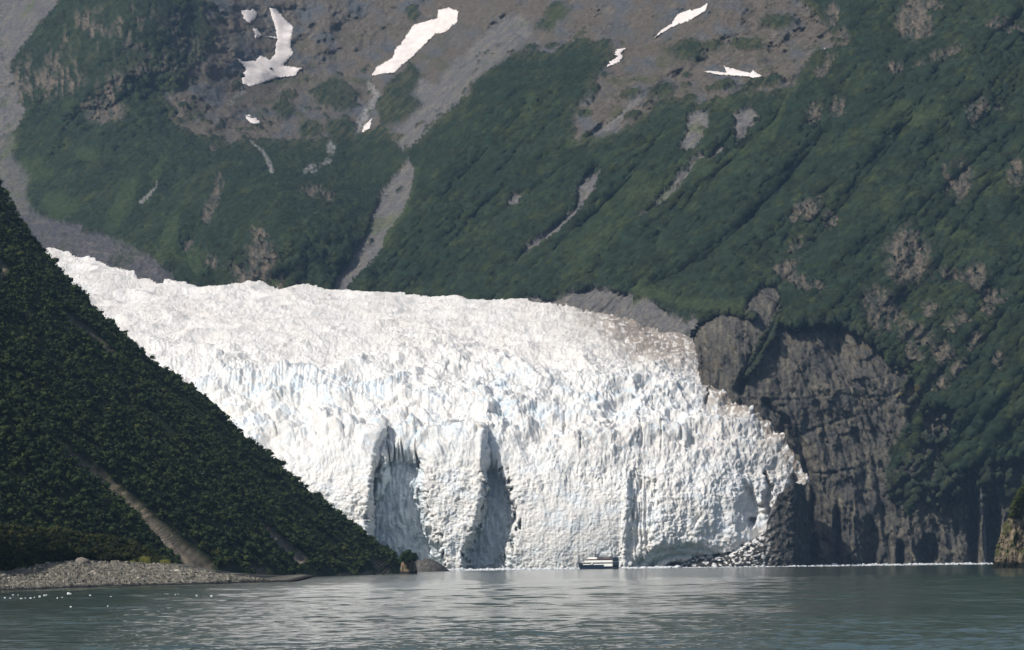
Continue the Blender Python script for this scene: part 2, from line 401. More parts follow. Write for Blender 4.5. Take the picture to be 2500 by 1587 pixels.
# authored forms: gullies (+ = further away) and spurs (- = nearer)
def soft(pts, w, f): return stroke(U, V, pts, w, f)
macro += 36 * soft([(1000,380),(980,470),(930,560),(850,680)], 20, 40)
macro += 45 * soft([(455,600),(520,520),(640,430),(665,400)], 10, 34)
macro += -50 * PL([(130,-60),(400,-60),(440,40),(420,120),(440,180),(380,200),(300,250),(200,300),(90,260),(30,200),(80,100)], 45, 1.0)
macro += -70 * ell(U, V, 740, 540, 170, 110, 20, .9)
macro += 50 * soft([(900,210),(880,300),(840,400),(740,430)], 14, 34)
macro += -90 * ell(U, V, 330, 120, 200, 150, 30, .8)
macro += 30 * soft([(1935,205),(1890,300),(1760,420),(1600,600)], 16, 30)
macro += 25 * soft([(1460,410),(1400,520),(1270,630)], 10, 20)
macro += 30 * soft([(1500,260),(1420,380),(1300,470)], 8, 26) + 34 * soft([(2010,330),(1900,480),(1720,640),(1600,700)], 10, 34) + 30 * soft([(2300,180),(2200,330),(2090,470),(1990,600)], 8, 30) + 26 * soft([(1640,300),(1560,420),(1420,560)], 6, 22)
macro += -35 * soft([(1240,130),(1050,420),(880,690)], 20, 60)
# cliffs
macro += cliffp * (-30 * ell(U, V, 1745, 880, 75, 120, 0, .5) - 12 * ell(U, V, 2040, 880, 170, 90, 0, .6) - 20 * ell(U, V, 1855, 760, 50, 60, 0, .5)
   + 34 * soft([(1908,745),(1880,812),(1846,871),(1817,925),(1806,955)], 8, 16)
   + 3 * soft([(1885,976),(1964,976),(1993,968),(2057,962),(2121,971),(2185,964),(2236,945)], 2, 5)
   + 22 * soft([(1871,983),(1915,1033),(1954,1082),(1966,1140),(1990,1204),(1974,1290)], 6, 14)
   + 7 * soft([(1983,1156),(2023,1156),(2077,1146)], 2, 6) + 6 * soft([(1960,1060),(2050,1025),(2110,1010)], 2, 8) + 7 * soft([(2010,1080),(2035,1130),(2060,1150)], 2, 8)
   + 28 * ell(U, V, 1944, 1318, 18, 60, 0, .6) + 26 * ell(U, V, 2128, 1330, 16, 60, 0, .6) + 30 * ell(U, V, 2268, 1345, 22, 32, 20, .6) + 20 * ell(U, V, 2045, 1310, 9, 70, 0, .6)
   + 55 * ell(U, V, 1890, 1262, 26, 30, 0, .6) + 35 * ell(U, V, 2378, 1290, 12, 90, 0, .6) + 45 * ell(U, V, 2425, 1300, 18, 100, 0, .5) + 25 * ell(U, V, 1990, 1350, 9, 40, 0, .6) + 30 * ell(U, V, 2200, 1360, 10, 30, 0, .6))
lowcol = sstep(1080, 1180, V)
cr_u = fbm(X0 / 75, Z0 / 110, 0 * U, 4, 61, ridged=True) * 15 + fbm(X0 / 14, Z0 / 40, 0 * U, 4, 62, ridged=True) * 4.5
cr_l = fbm(X0 / 38, Z0 / 260, 0 * U, 4, 63, ridged=True) * 22 + fbm(X0 / 10, Z0 / 60, 0 * U, 4, 64, ridged=True) * 5
jw = fbm(X0 / 30, Z0 / 30, 0 * U, 3, 65) * .5
k1_, k2_, kid = worley((X0 + .45 * Z0) / 44 + jw, 0 * U, (Z0 - .3 * X0) / 80 - jw, 66)
xs_, zs_ = (X0 + .35 * Z0), (Z0 - .35 * X0)
def cracks_(a_, b__, sc, sd_):
    r_ = fbm(a_, 0 * U, b__, 3, sd_, ridged=True); return sstep(.62, .95, r_) * sc
crag = fbm(xs_ / 40, 0 * U, zs_ / 70, 7, 67, gain=.62) * 21 + (kid - .5) * 7
crag += ell(U, V, 1745, 880, 90, 130, 0, .3) * (fbm(X0 / 9, 0 * U, Z0 / 34, 5, 79, gain=.6) * 9 - cracks_(X0 / 14, Z0 / 60, 5, 80))
crag -= cracks_(xs_ / 38, zs_ / 110, 7, 68) + cracks_(xs_ / 60 + zs_ / 120, zs_ / 45 - xs_ / 140, 2.5, 70) + cracks_(xs_ / 20, zs_ / 160, 4, 78) + cracks_(xs_ / 12, zs_ / 45, 2.5, 69)
macro += -cliffp * (cr_u * .25 * (1 - lowcol) + cr_l * .8 * lowcol + crag)
macro += -np.maximum(rock, blockrock) * (crag * .6 + 5)
Ym = Y + macro
P1 = at(U, V, Ym)
N = normals(P1)
X1, Y1, Z1 = P1[..., 0], P1[..., 1], P1[..., 2]
allrock = np.clip(np.maximum.reduce([rock, blockrock, cliff, highrock]), 0, 1)
bare = np.clip(np.maximum.reduce([alp * (1 - greenback), leftscree, scree, moraine]), 0, 1)
# scattered scrub on the bare ground
w1, w2, wc = worley(X1 / 21, Y1 / 40, Z1 / 21, 71)
spot = sstep(.34, .24, w1 + fbm(U / 7, V / 7, 0 * U, 2, 72) * .1) * (wc > .42) * sstep(-.12, .15, fbm(U / 110, V / 60, 0 * U, 2, 73)) * sstep(100, 200, V)
alpS = blur(alp, 12, 10)
spot = np.maximum(spot, sstep(.55, .40, w1) * (wc > alpS * 1.3 - .25) * (alpS < .97) * (alp > .4))
bare_g = bare * (1 - spot)
w3, _, wid = worley(X1 / 10, Y1 / 11, Z1 / 10, 74)
w4, _, wid2 = worley(X1 / 5.2, Y1 / 6, Z1 / 5.2, 75)
gm = np.clip(1 - np.maximum(bare_g, allrock), 0, 1)
disp = gm * ((1 - np.clip(w3, 0, 1) ** 2) * 3.4 + (1 - np.clip(w4, 0, 1) ** 2) * 2.0) * (1 - .4 * meadow) * (1 - .55 * cliffp)
disp += allrock * (fbm(X1 / 9, Y1 / 14, Z1 / 16, 6, 76, gain=.65) * 3.4) + bare_g * fbm(X1 / 12, Y1 / 12, Z1 / 12, 4, 77) * 2.0
P2 = P1 + N * disp[..., None]
# colours --------------------------------------------------------------
def C(a): return np.array(a, np.float32)
def mix(c, a, m): return c * (1 - m[..., None]) + (a if a.ndim == 3 else a[None, None, :]) * m[..., None]
g1 = fbm(X1 / 60, Y1 / 100, Z1 / 60, 4, 81); g2 = fbm((U + V) / 10, (U - V) / 55, 0 * U, 4, 82); g3 = fbm(U / 6, V / 5, 0 * U, 3, 83)
col = np.zeros(U.shape + (3,), np.float32) + C([.0165, .0255, .0115])
col = mix(col, C([.033, .042, .0145]), sstep(-.15, .4, g1 * .8 + g2 * .9 + .1 * (wid - .5)) * .9)
col = mix(col, C([.010, .020, .014]), (wid > .6) * .5)
col = col * (.62 + .75 * wid)[..., None] * (.8 + .4 * wid2)[..., None]
col = mix(col, C([.040, .056, .022]), np.clip(meadow * (.75 + .6 * g2), 0, 1) * .8)
col = mix(col, C([.052, .064, .026]), sstep(.25, .6, g2 + g1 * .4) * gm * .45)
alpc = np.zeros_like(col) + C([.092, .078, .062])
alpc = mix(alpc, C([.075, .078, .083]), sstep(-.1, .35, fbm(U / 70, V / 50, 0 * U, 3, 84)))
alpc = mix(alpc, C([.055, .060, .026]), sstep(.05, .4, fbm(U / 55, V / 26, 0 * U + 4, 4, 85)) * .8 * sstep(0, 200, V))
alpc = mix(alpc, C([.15, .13, .105]), sstep(.1, .5, g2) * .6)
col = mix(col, C([.060, .058, .030]), sstep(.02, .5, alpS) * sstep(-.2, .3, g2 + g3 * .4) * gm * .8)
col = mix(col, alpc, np.clip(alp * (1 - greenback) * (1 - spot), 0, 1))
scr = np.zeros_like(col) + C([.105, .102, .103]); scr = mix(scr, C([.145, .132, .112]), sstep(-.2, .4, g2)); scr = mix(scr, C([.085, .10, .045]), sstep(.2, .5, g1) * .6)
col = mix(col, scr, np.clip(scree * (1 - spot), 0, 1))
col = mix(col, scr * .92, np.clip(leftscree, 0, 1))
mor = np.zeros_like(col) + C([.058, .057, .063]); mor = mix(mor, C([.035, .042, .026]), sstep(.05, .3, g1 + .6 * g2) * .8); mor = mix(mor, C([.12, .11, .10]), sstep(.1, .4, fbm(U / 40, V / 9, 0 * U, 4, 89)) * .7); mor = mix(mor, C([.095, .088, .075]), sstep(0, .4, g3)); col = mix(col, mor, moraine)
rk = np.zeros_like(col) + C([.070, .064, .055]); rk = mix(rk, C([.130, .106, .080]), sstep(-.2, .4, streak + g3 * .4)); rk = mix(rk, C([.05, .055, .06]), sstep(.1, .5, -streak) * .6)
col = mix(col, rk, np.clip(np.maximum(rock, blockrock), 0, 1) * sstep(.5, -.05, -(g3 + .8 * streak)) )
col = mix(col, rk * .8, highrock * (1 - .6 * sstep(0, .3, g1)))
ck = np.zeros_like(col) + C([.070, .066, .060])
s2 = fbm(U / 12, V / 70, 0 * U + 6, 4, 86)
ck = mix(ck, C([.105, .095, .076]), sstep(-.3, .4, fbm(U / 60, V / 60, 0 * U, 4, 87)))
ck = mix(ck, C([.15, .135, .10]), sstep(.05, .45, s2) * .8); ck = mix(ck, C([.036, .037, .038]), sstep(.05, .4, -s2) * .8)
ck = mix(ck, C([.10, .075, .035]), sstep(.25, .5, fbm(U / 22, V / 14, 0 * U + 8, 4, 88)) * sstep(1000, 850, V) * .8)
col = mix(col, ck, cliff)
col = mix(col, C([.16, .13, .05]), ledge * .7)
col = mix(col, C([.24, .235, .23]), creek * sstep(-.4, .2, g3) * .75)
M_P = P2; M_Y = Ym
keep = None
# close the back: a row falling away behind the (unseen) summit
back1 = P2[0] + np.array([0, 500., -100.]); back2 = P2[0] + np.array([0, 2500., -1400.])
allP = np.concatenate([back2[None], back1[None], P2]); allC = np.concatenate([col[:1], col[:1], col])
mountain = make_mesh('mountain', allP, grid_faces(len(mv) + 2, len(mu)), M_mtn, allC)
tag(mountain, kind='structure')

def mtn_Y(u, v):
    """smooth forward distance of the mountain face, by lookup"""
    i = np.clip(np.interp(u, mu, np.arange(len(mu))), 0, len(mu) - 1.01); j = np.interp(v, mv, np.arange(len(mv))); j = np.clip(j, 0, len(mv) - 1.01)
    i0 = i.astype(int); j0 = j.astype(int); a = i - i0; b = j - j0
    return (Ysm[j0, i0] * (1 - a) + Ysm[j0, i0 + 1] * a) * (1 - b) + (Ysm[j0 + 1, i0] * (1 - a) + Ysm[j0 + 1, i0 + 1] * a) * b
Ysm = blur(Ym, 3, 3)

# ------------------------------------------------------------------ snow patches lying in the hollows
def k1(pts, s=.5232, ox=0): return [(ox + x * s, y * s) for x, y in pts]
SN = [
 ('long forked snow patch hooked like a J in the upper left hollow', k1([(1255,28),(1290,40),(1330,90),(1370,125),(1355,210),(1370,250),(1320,305),(1410,318),(1375,355),(1290,365),(1250,378),(1170,405),(1130,390),(1125,350),(1150,325),(1100,268),(1140,288),(1190,282),(1215,260),(1260,275),(1285,250),(1285,205),(1295,183),(1240,170),(1290,172),(1285,130),(1265,70)])),
 ('small rounded snow patch at the top left of the hooked one', k1([(1125,50),(1180,42),(1200,60),(1195,85),(1165,110),(1140,90)])),
 ('small three cornered snow patch beside the hooked snow patch', k1([(1180,130),(1200,135),(1222,165),(1190,182),(1180,155)])),
 ('broad slanting snow tongue above the stony creek bed', k1([(2045,45),(2095,35),(2140,52),(2135,100),(2080,150),(2030,160),(1990,200),(1930,260),(1880,300),(1840,340),(1780,345),(1732,355),(1760,310),(1830,270),(1850,220),(1885,180),(1930,115),(1985,100),(2040,85)])),
 ('little oval snow patch alone on the brown slope below the hooked one', k1([(1145,537),(1160,535),(1190,545),(1215,570),(1205,583),(1170,575),(1148,552)])),
 ('narrow snow sliver at the foot of the stony creek bed', k1([(1737,550),(1725,605),(1690,627),(1686,620),(1700,585)])),
 ('thin slanting snow streak highest on the right of centre', k1([(915,12),(905,50),(830,95),(740,130),(665,177),(690,145),(745,110),(770,68),(830,45),(880,35)], ox=1250)),
 ('short notched snow patch above the dark green spur', k1([(532,225),(505,250),(520,265),(500,290),(430,320),(440,280),(460,240),(490,228)], ox=1250)),
 ('flat winged snow patch on the right shoulder', k1([(885,330),(925,330),(1000,338),(990,308),(1050,325),(1110,340),(1125,328),(1180,365),(1160,374),(1100,358),(1000,350),(950,347),(920,339)], ox=1250)),
 ('tiny snow spot farthest to the right', k1([(1430,233),(1470,220),(1478,232),(1445,241)], ox=1250)),
]
for lab, pts in SN:
    A = np.array(pts); u0, u1, v0, v1 = A[:, 0].min() - 4, A[:, 0].max() + 4, A[:, 1].min() - 4, A[:, 1].max() + 4
    gu, gv = np.meshgrid(np.arange(u0, u1, 1.0), np.arange(v0, v1, 1.0))
    s = sd_poly(gu, gv, A) + fbm(gu / 6, gv / 6, 0 * gu, 4, 91) * 3.2
    th = np.where(s > 0, 3.0 + 7.0 * (1 - np.exp(-np.maximum(s, 0) / 5.0)), -7.0)
    yy = blur(mtn_Y(gu, gv), 4, 4) - th
    m = s > -1.0
    kp = m[:-1, :-1] & m[1:, :-1] & m[1:, 1:] & m[:-1, 1:]
    Pm = at(gu, gv, yy)
    cc = np.zeros(gu.shape + (3,), np.float32) + C([.66, .605, .575]); cc *= (1 + .16 * fbm(gu / 22, gv / 9, 0 * gu, 4, 92))[..., None]
    cc = mix(cc, C([.42, .37, .33]), sstep(3.5, .5, s) * sstep(-.1, .3, fbm(gu / 5, gv / 5, 0 * gu, 3, 93)) * .7)
    fq = grid_faces(*gu.shape, keep=kp)
    used = np.unique(fq); remap = np.zeros(gu.size, int); remap[used] = np.arange(len(used))
    o = make_mesh('snow_patch', Pm.reshape(-1, 3)[used], remap[fq], M_snow, cc.reshape(-1, 3)[used])
    recenter(o); tag(o, lab, 'snow patch', 'snow patches left on the mountainside')

# ================================================================== GLACIER
def colgrid(uarr, top, bot, rows, tpow=1.0):
    t = np.linspace(0, 1, rows)[:, None] ** tpow
    return np.broadcast_to(uarr, (rows, len(uarr))).copy(), top[None, :] * (1 - t) + bot[None, :] * t

gu = np.arange(90, 1990, 1.7)
topx = [90,135,160,185,225,260,300,330,345,372,395,410,440,470,560,640,720,830,900,1000,1100,1190,1250,1300,1340,1380,1420,1470,1520,1560,1600,1640,1668,1690,1697,1702,1706,1716,1735,1760,1800,1835,1850,1870,1900,1918,1940,1952,1962,1978]
topy = [585,611,622,632,642,654,666,680,690,697,701,697,703,704,706,703,709,714,722,728,736,742,748,752,760,764,770,778,790,800,808,824,833,845,875,905,952,958,966,985,1010,1035,1055,1062,1088,1112,1138,1142,1160,1178]
top = np.interp(gu, topx, topy)
jag = np.abs(fbm(gu / 16, 0 * gu, 0 * gu + 2, 3, 101)) * 5 + fbm(gu / 5, 0 * gu, 0 * gu + 5, 2, 102) * 1.6
top = top - jag * np.interp(gu, [0, 500, 1500, 1900], [1.2, .7, .9, 1.6])
botx = [90,1560,1600,1630,1665,1700,1745,1790,1830,1862,1880,1886,1893,1905,1930,1945,1960,1978]
boty = [1405,1405,1398,1388,1372,1356,1350,1345,1322,1305,1292,1240,1226,1216,1202,1204,1190,1180]
bot = np.interp(gu, botx, boty) + fbm(gu / 7, 0 * gu, 0 * gu + 9, 3, 103) * 5 * (gu > 1640)
bot = np.maximum(bot, top + 1)
gv_ = np.arange(574, 1406, 1.5)
GU, GV = np.meshgrid(gu, gv_)
side = fbm(GU / 9, GV / 9, 0 * GU, 3, 104) * 4
wobx = fbm(GU / 30, GV / 30, 0 * GU, 2, 105)
gkeep = (GV > top[None, :] + side * (GU > 1300)) & (GV < bot[None, :] + 1) & (GU < 1974 + side)
us = [90, 400, 700, 900, 1100, 1300, 1500, 1700, 1850, 1980]
vs = [580, 640, 700, 760, 820, 880, 930, 955, 1020, 1070, 1130, 1200, 1300, 1410]
T = [
 [5500,5400,5300,5250,5200,5150,5150,5100,5050,5000],
 [5050,4980,4900,4850,4800,4760,4740,4720,4700,4700],
 [4620,4560,4500,4460,4430,4400,4400,4400,4400,4400],
 [4330,4280,4230,4190,4160,4130,4120,4120,4120,4120],
 [4100,4050,4010,3980,3950,3930,3920,3940,3960,3980],
 [3960,3910,3880,3850,3830,3810,3810,3850,3900,3920],
 [3870,3820,3790,3765,3755,3750,3765,3810,3840,3870],
 [3855,3805,3770,3745,3730,3725,3740,3780,3810,3840],
 [3830,3780,3735,3700,3680,3676,3690,3720,3750,3770],
 [3790,3740,3690,3655,3635,3632,3640,3670,3700,3725],
 [3750,3700,3640,3610,3600,3600,3606,3630,3660,3690],
 [3730,3680,3620,3598,3590,3590,3594,3612,3640,3670],
 [3710,3660,3610,3590,3584,3582,3585,3598,3622,3655],
 [3700,3650,3600,3585,3580,3578,3580,3590,3612,3650]]
GY = bilerp(us, vs, T, GU, GV)
GY = blur(GY, 16, 30)
gr = fbm(GU / 16, GV / 16, 0 * GU, 4, 111) * 9
gr2 = fbm(GU / 9, GV / 30, 0 * GU, 3, 112) * 7
def gp(pts, f=5, k=1.0): return poly(GU, GV, pts, f, (gr + gr2) * .6 * k)
def gs(pts, w, f=4, k=.6): return stroke(GU, GV, pts, w, f, (gr + gr2) * .6 * k)
def ge(*a, k=.8): return ell(GU, GV, *a, rag=gr * k)
fold = np.zeros_like(GY)
# left buttress, with its sharp right edge, then the first alcove
fold += -30 * gp([(700,1060),(840,1020),(915,1010),(935,1060),(915,1110),(905,1190),(900,1260),(905,1420),(700,1420)], 7) * sstep(1000, 1120, GV)
fold += -16 * gs([(925,1110,14),(935,1150,26),(925,1200,18),(915,1215,6)], 16, 7)
teeth = fbm(GU / 7, GV / 45, 0 * GU, 3, 109) * 14
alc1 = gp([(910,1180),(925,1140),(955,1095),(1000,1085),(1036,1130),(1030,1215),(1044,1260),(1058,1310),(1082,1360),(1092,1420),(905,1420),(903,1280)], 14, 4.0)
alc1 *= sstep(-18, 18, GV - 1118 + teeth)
fold += (27 + 9 * fbm(GU / 12, GV / 40, 0 * GU, 4, 108)) * alc1
# middle buttress and the second alcove
fold += -20 * gp([(1045,1120),(1110,1080),(1160,1085),(1178,1130),(1182,1190),(1170,1260),(1140,1340),(1130,1420),(1085,1420),(1060,1330),(1035,1260),(1022,1180)], 12)
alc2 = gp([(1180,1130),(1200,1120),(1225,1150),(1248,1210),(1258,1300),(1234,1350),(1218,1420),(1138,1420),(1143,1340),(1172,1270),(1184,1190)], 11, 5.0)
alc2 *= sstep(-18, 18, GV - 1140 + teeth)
fold += (23 + 8 * fbm(GU / 12, GV / 40, 0 * GU, 4, 107)) * alc2
fold += -14 * gs([(1165,1085,12),(1172,1130,12),(1183,1180,8)], 12, 4)
# broad smooth bulge
fold += -16 * ell(GU, GV, 1400, 1290, 170, 150, 0, .8)
fold += (5 + 8 * fbm(GU / 9, GV / 60, 0 * GU, 3, 113)) * gp([(1536,1160),(1550,1150),(1600,1185),(1600,1230),(1590,1290),(1575,1340),(1545,1400),(1526,1400),(1530,1300),(1540,1240)], 12, 4.0)
fold += -3 * gs([(1528,1150,8),(1528,1260,12),(1520,1380,14)], 10, 8)
fold += -16 * ell(GU, GV, 1700, 1250, 140, 150, 10, .9)
fold += 18 * ge(1832,1232,18,42,-12,.6) + 14 * ge(1834,1275,10,14,0,.4)
fold += 15 * gs([(1864,1160,6),(1876,1195,20),(1868,1235,22),(1876,1265,12)], 14, 6, 1.2) + 14 * ge(1935,1178,12,15,0,.4)
fold += 18 * ge(1722,988,12,14,0,.4)
# the arched, layered foot and its low caves
arch = ell(GU, GV, 1660, 1395, 110, 62, -6, .3)
rr = np.sqrt(((GU - 1665) / 1.7) ** 2 + ((GV - 1402)) ** 2)
fold += arch * (np.sin(rr / 3.4 + gr * .12) * 1.6) + 10 * arch
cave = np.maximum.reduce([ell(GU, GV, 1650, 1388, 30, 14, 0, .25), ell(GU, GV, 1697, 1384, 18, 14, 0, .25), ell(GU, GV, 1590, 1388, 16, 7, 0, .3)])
fold += 60 * cave
for (a, b, c, d, e, g) in [(1378,1060,4,18,0,12),(1412,1070,3,16,-6,10),(1415,1108,3,14,0,10),(1610,1085,3,26,-4,12),(1655,1078,4,26,-8,14),(1683,1095,8,18,0,14),(1420,1022,9,4,0,8),(1120,1062,18,5,-10,12),
        (1350,965,5,12,20,8),(1290,1000,22,14,30,8),(1560,1075,3,30,-5,8),(1300,1050,16,8,20,7),(1700,1270,5,14,40,8),(1490,1075,12,26,20,6)]:
    fold += g * .55 * ge(a, b, c * 1.3, d, e, .8, k=.6)
GY2 = GY + fold
PG = at(GU, GV, GY2)
NG = normals(at(GU, GV, GY + .6 * fold)); NG = blur(NG, 5, 5); NG /= np.linalg.norm(NG, axis=-1, keepdims=True)
x, y, z = PG[..., 0], PG[..., 1], PG[..., 2]
wy = y * .55
plateau = sstep(1010, 800, GV + fbm(GU / 120, GV / 60, 0 * GU, 3, 115) * 60)
front = sstep(1080, 1160, GV) * sstep(560, 800, GU)
fall = 1 - np.maximum(plateau, front)
leftfall = fall * sstep(1450, 1050, GU)
smoothbulge = np.clip(ell(GU, GV, 1400, 1300, 130, 110, 0, .5), 0, 1)
wob = fbm(x / 9, wy / 12, z / 9, 3, 120) * 2.4
a1, a2, aid = worley((x + wob + .3 * z) / 19, wy / 26, (z - wob - .25 * x) / 19, 121)
b1, b2, bid = worley((x + wob - .3 * z) / 8.5, wy / 12, (z + wob + .3 * x) / 8.5, 122)
c1, c2, cid = worley((x + .6 * wob) / 3.6, wy / 8, (z + .6 * wob) / 3.6, 123)
hetero = sstep(-.2, .4, fbm(x / 70, wy / 90, z / 60, 3, 119))
fine = fbm(x / 3.4, wy / 6, z / 4.2, 5, 130, gain=.6, ridged=True)
seracs = (np.minimum(a2 - a1, .42) * 22 + aid * 9) * (.15 + .85 * leftfall) * (.35 + .65 * hetero) + (np.minimum(b2 - b1, .35) * 5.5 + bid * 2.6) * (.15 + .85 * hetero)
seracs += np.minimum(c2 - c1, .35) * 2.0 + cid * .8 + fbm(x / 24, wy / 30, z / 18, 4, 118, ridged=True) * 8
cracks = np.clip(1 - (b2 - b1) / .10, 0, 1) * hetero
flute = fbm(x / 7, wy / 12, z / 50, 4, 124, ridged=True) * 1.1 + fbm(x / 20, wy / 30, z / 34, 4, 125) * 6
flute += (fbm(x / 20, wy / 16, z / 20, 6, 128, gain=.6) * 6.0 * (.4 + .6 * hetero) + cid * .8 + np.minimum(b2 - b1, .3) * 3 * hetero) * (1 - smoothbulge) + fine * 1.7
pl = fbm(x / 30, y / 110, 0 * z, 4, 127, ridged=True) * 2.6 + fbm(x / 60, y / 60, 0 * z + 2, 3, 117) * 3 + np.minimum(c2 - c1, .4) * 1.4 + cid * .7 + fbm(x / 8, y / 46, 0 * z + 4, 5, 129, ridged=True, gain=.62) * 1.5
pl += (np.minimum(b2 - b1, .4) * 5 + bid * 1.5) * sstep(700, 930, GV) * hetero
pl += fbm(x / 90, y / 26, 0 * z + 9, 3, 116, ridged=True) * 5 * hetero
disp = pl * .5 * plateau + seracs * fall * .85 + flute * front * (1 - .5 * smoothbulge)
disp += fall * fine * 1.2 + fbm(x / 75, y / 130, z / 45, 4, 114, ridged=True) * 12 * (plateau * .6 + fall)
scarp = ell(GU, GV, 760, 965, 230, 38, 3, .4)
disp += scarp * fbm(x / 5, 0 * x, z / 60, 3, 131, ridged=True) * 3.0
PG2 = PG + NG * disp[..., None]
# the ice's own colours: white weathered crust, blue in fresh cracks and scarps, brown dust on the right margin; alcove and cave shade is painted over them
n1 = fbm(GU / 60, GV / 34, 0 * GU, 4, 141); n2 = fbm(GU / 14, GV / 9, 0 * GU, 4, 142); n3 = fbm(GU / 5, GV / 3.5, 0 * GU, 3, 143)
ic = np.zeros(GU.shape + (3,), np.float32) + C([.775, .755, .715])
ic = mix(ic, C([.68, .76, .81]), np.clip(sstep(-.1, .5, n1 + .5 * n2) * fall * .8 + scarp * sstep(-.3, .3, n2) * .7, 0, 1))
ic = mix(ic, C([.38, .58, .71]), np.clip(cracks * fall * .7 + sstep(.28, .5, -n2) * fall * .5, 0, 1))
seam = sstep(.10, .02, c2 - c1) * (.45 + .55 * hetero)
ic = mix(ic, C([.42, .38, .34]), np.clip(seam * (.75 * plateau + .35 * fall), 0, 1))
ic = mix(ic, C([.66, .76, .83]), np.clip(np.maximum(alc1, alc2) * (.75 + .4 * n2), 0, 1))  # bluish shadow tone painted into the ice of both alcoves
ic = mix(ic, C([.72, .675, .62]), plateau * sstep(-.3, .4, n1 - n2 * .6) * .8)
ic = mix(ic, C([.73, .775, .80]), front * sstep(-.2, .5, -n1 + n2 * .5) * .8)
dust = sstep(1150, 1650, GU) * sstep(980, 800, GV) * sstep(-.25, .35, n1 + .6 * n2 + .25)
edge = np.exp(-np.maximum(GV - np.interp(GU, topx, topy), 0) / 48) * sstep(1300, 1560, GU)
band = gs([(1420,1095),(1560,1110),(1700,1090),(1850,1130),(1940,1170)], 70, 22, 1.2) * .7 + gs([(1560,1170),(1660,1230),(1720,1250)], 30, 18, 1.2) * .6
ic = mix(ic, C([.56, .50, .43]), np.clip((dust * .55 + band * .55) * sstep(-.35, .25, n2), 0, 1))
ic = mix(ic, C([.27, .225, .18]), np.clip(edge * sstep(-.40, .10, n2 + n3 * .6) * 1.3, 0, 1))
ic = mix(ic, C([.27, .225, .185]), np.clip(ell(GU, GV, 1600, 845, 120, 46, 20, .8) * sstep(-.35, .1, n2 + n3 * .8) * 1.1, 0, .95))
ic = mix(ic, C([.50, .43, .37]), sstep(.22, .45, n3 + .4 * n2) * (plateau * .40 + .28 * fall))
ic = mix(ic, C([.34, .50, .56]), arch * sstep(.2, 1, np.sin(rr / 3.4 + gr * .12)) * .55)
ic = mix(ic, C([.07, .11, .14]), np.clip(cave, 0, 1) * .9)  # darkness inside the low caves, painted into the ice colour
# the sheet is closed by carrying its border back into the ice body
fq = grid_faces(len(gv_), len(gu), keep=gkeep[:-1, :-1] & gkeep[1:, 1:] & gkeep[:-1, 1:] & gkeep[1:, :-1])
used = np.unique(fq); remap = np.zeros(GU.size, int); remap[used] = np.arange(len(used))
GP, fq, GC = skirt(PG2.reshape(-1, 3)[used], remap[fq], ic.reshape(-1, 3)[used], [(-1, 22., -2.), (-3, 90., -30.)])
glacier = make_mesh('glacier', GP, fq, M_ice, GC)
recenter(glacier); tag(glacier, 'huge white tidewater glacier with cracked blue tinted front standing in the bay', 'glacier')

# rock knoll with remnant ice at the right foot of the glacier
ku = np.arange(1632, 1985, 1.8)
ktop = np.interp(ku, [1632,1650,1680,1720,1745,1775,1800,1830,1860,1885,1900,1925,1945,1960,1975,1985], [1386,1378,1356,1346,1344,1342,1330,1322,1304,1240,1208,1184,1178,1184,1240,1385]) + fbm(ku / 7, 0 * ku, 0 * ku, 3, 151) * 7
kbot = np.full(ku.shape, 1404.)
KU, KV = colgrid(ku, ktop, kbot, 120)
KY = 3596 + (1400 - KV) * .12 + 14 * ((KU - 1770) / 200) ** 2 + 60 * sstep(1930, 1990, KU)
KY = KY - 14 * np.sin(np.clip((KV - ktop) / (kbot - ktop + 1), 0, 1) * 1.6)
PK = at(KU, KV, KY); kx, ky, kz = PK[..., 0], PK[..., 1], PK[..., 2]
kd = fbm(kx / 9, ky / 9, kz / 9, 5, 152, ridged=True) * 5 + fbm(kx / 30, ky / 30, kz / 40, 2, 153) * 7
PK[..., 1] -= kd
kn = fbm(KU / 11, KV / 8, 0 * KU, 5, 154)
kc = np.zeros(KU.shape + (3,), np.float32) + C([.045, .044, .042]); kc = mix(kc, C([.10, .092, .078]), sstep(0, .4, fbm(KU / 8, KV / 14, 0 * KU, 3, 155)))
kc = mix(kc, C([.66, .65, .63]), sstep(.06, .14, kn + .25 * sstep(24, 4, KV - ktop[None, :])) * sstep(1900, 1850, KU) * sstep(1640, 1655, KU) * .95)
kb = PK[0] + np.array([0, 40., -5.])
knoll = make_mesh('rock_knoll', np.concatenate([kb[None], PK]), grid_faces(121, len(ku)), M_rock, np.concatenate([kc[:1], kc]))
recenter(knoll); tag(knoll, 'dark rubbly rock knoll flecked with ice at the right foot of the glacier', 'rock')

# ================================================================== WATER
zw = 0.0
wm, t, b = mat_new('sea_water')
b.inputs['Base Color'].default_value = (.040, .066, .054, 1); b.inputs['Roughness'].default_value = 0.05; b.inputs['IOR'].default_value = 1.333
b.inputs['Specular IOR Level'].default_value = .5
tc = t.nodes.new('ShaderNodeTexCoord'); mp = t.nodes.new('ShaderNodeMapping'); mp.inputs['Scale'].default_value = (.8, 1, 1); t.links.new(tc.outputs['Object'], mp.inputs[0])
na = t.nodes.new('ShaderNodeTexNoise'); na.inputs['Scale'].default_value = .9; na.inputs['Detail'].default_value = 4; na.inputs['Roughness'].default_value = .55; t.links.new(mp.outputs[0], na.inputs['Vector'])
bp = t.nodes.new('ShaderNodeBump'); bp.inputs['Strength'].default_value = .5; bp.inputs['Distance'].default_value = .22
t.links.new(na.outputs['Fac'], bp.inputs['Height']); t.links.new(bp.outputs[0], b.inputs['Normal'])
wu = np.concatenate([np.arange(-780, -60, 12.0), np.arange(-60, 2561, 2.4), np.arange(2570, 3300, 12.0)])
D = [190.0]
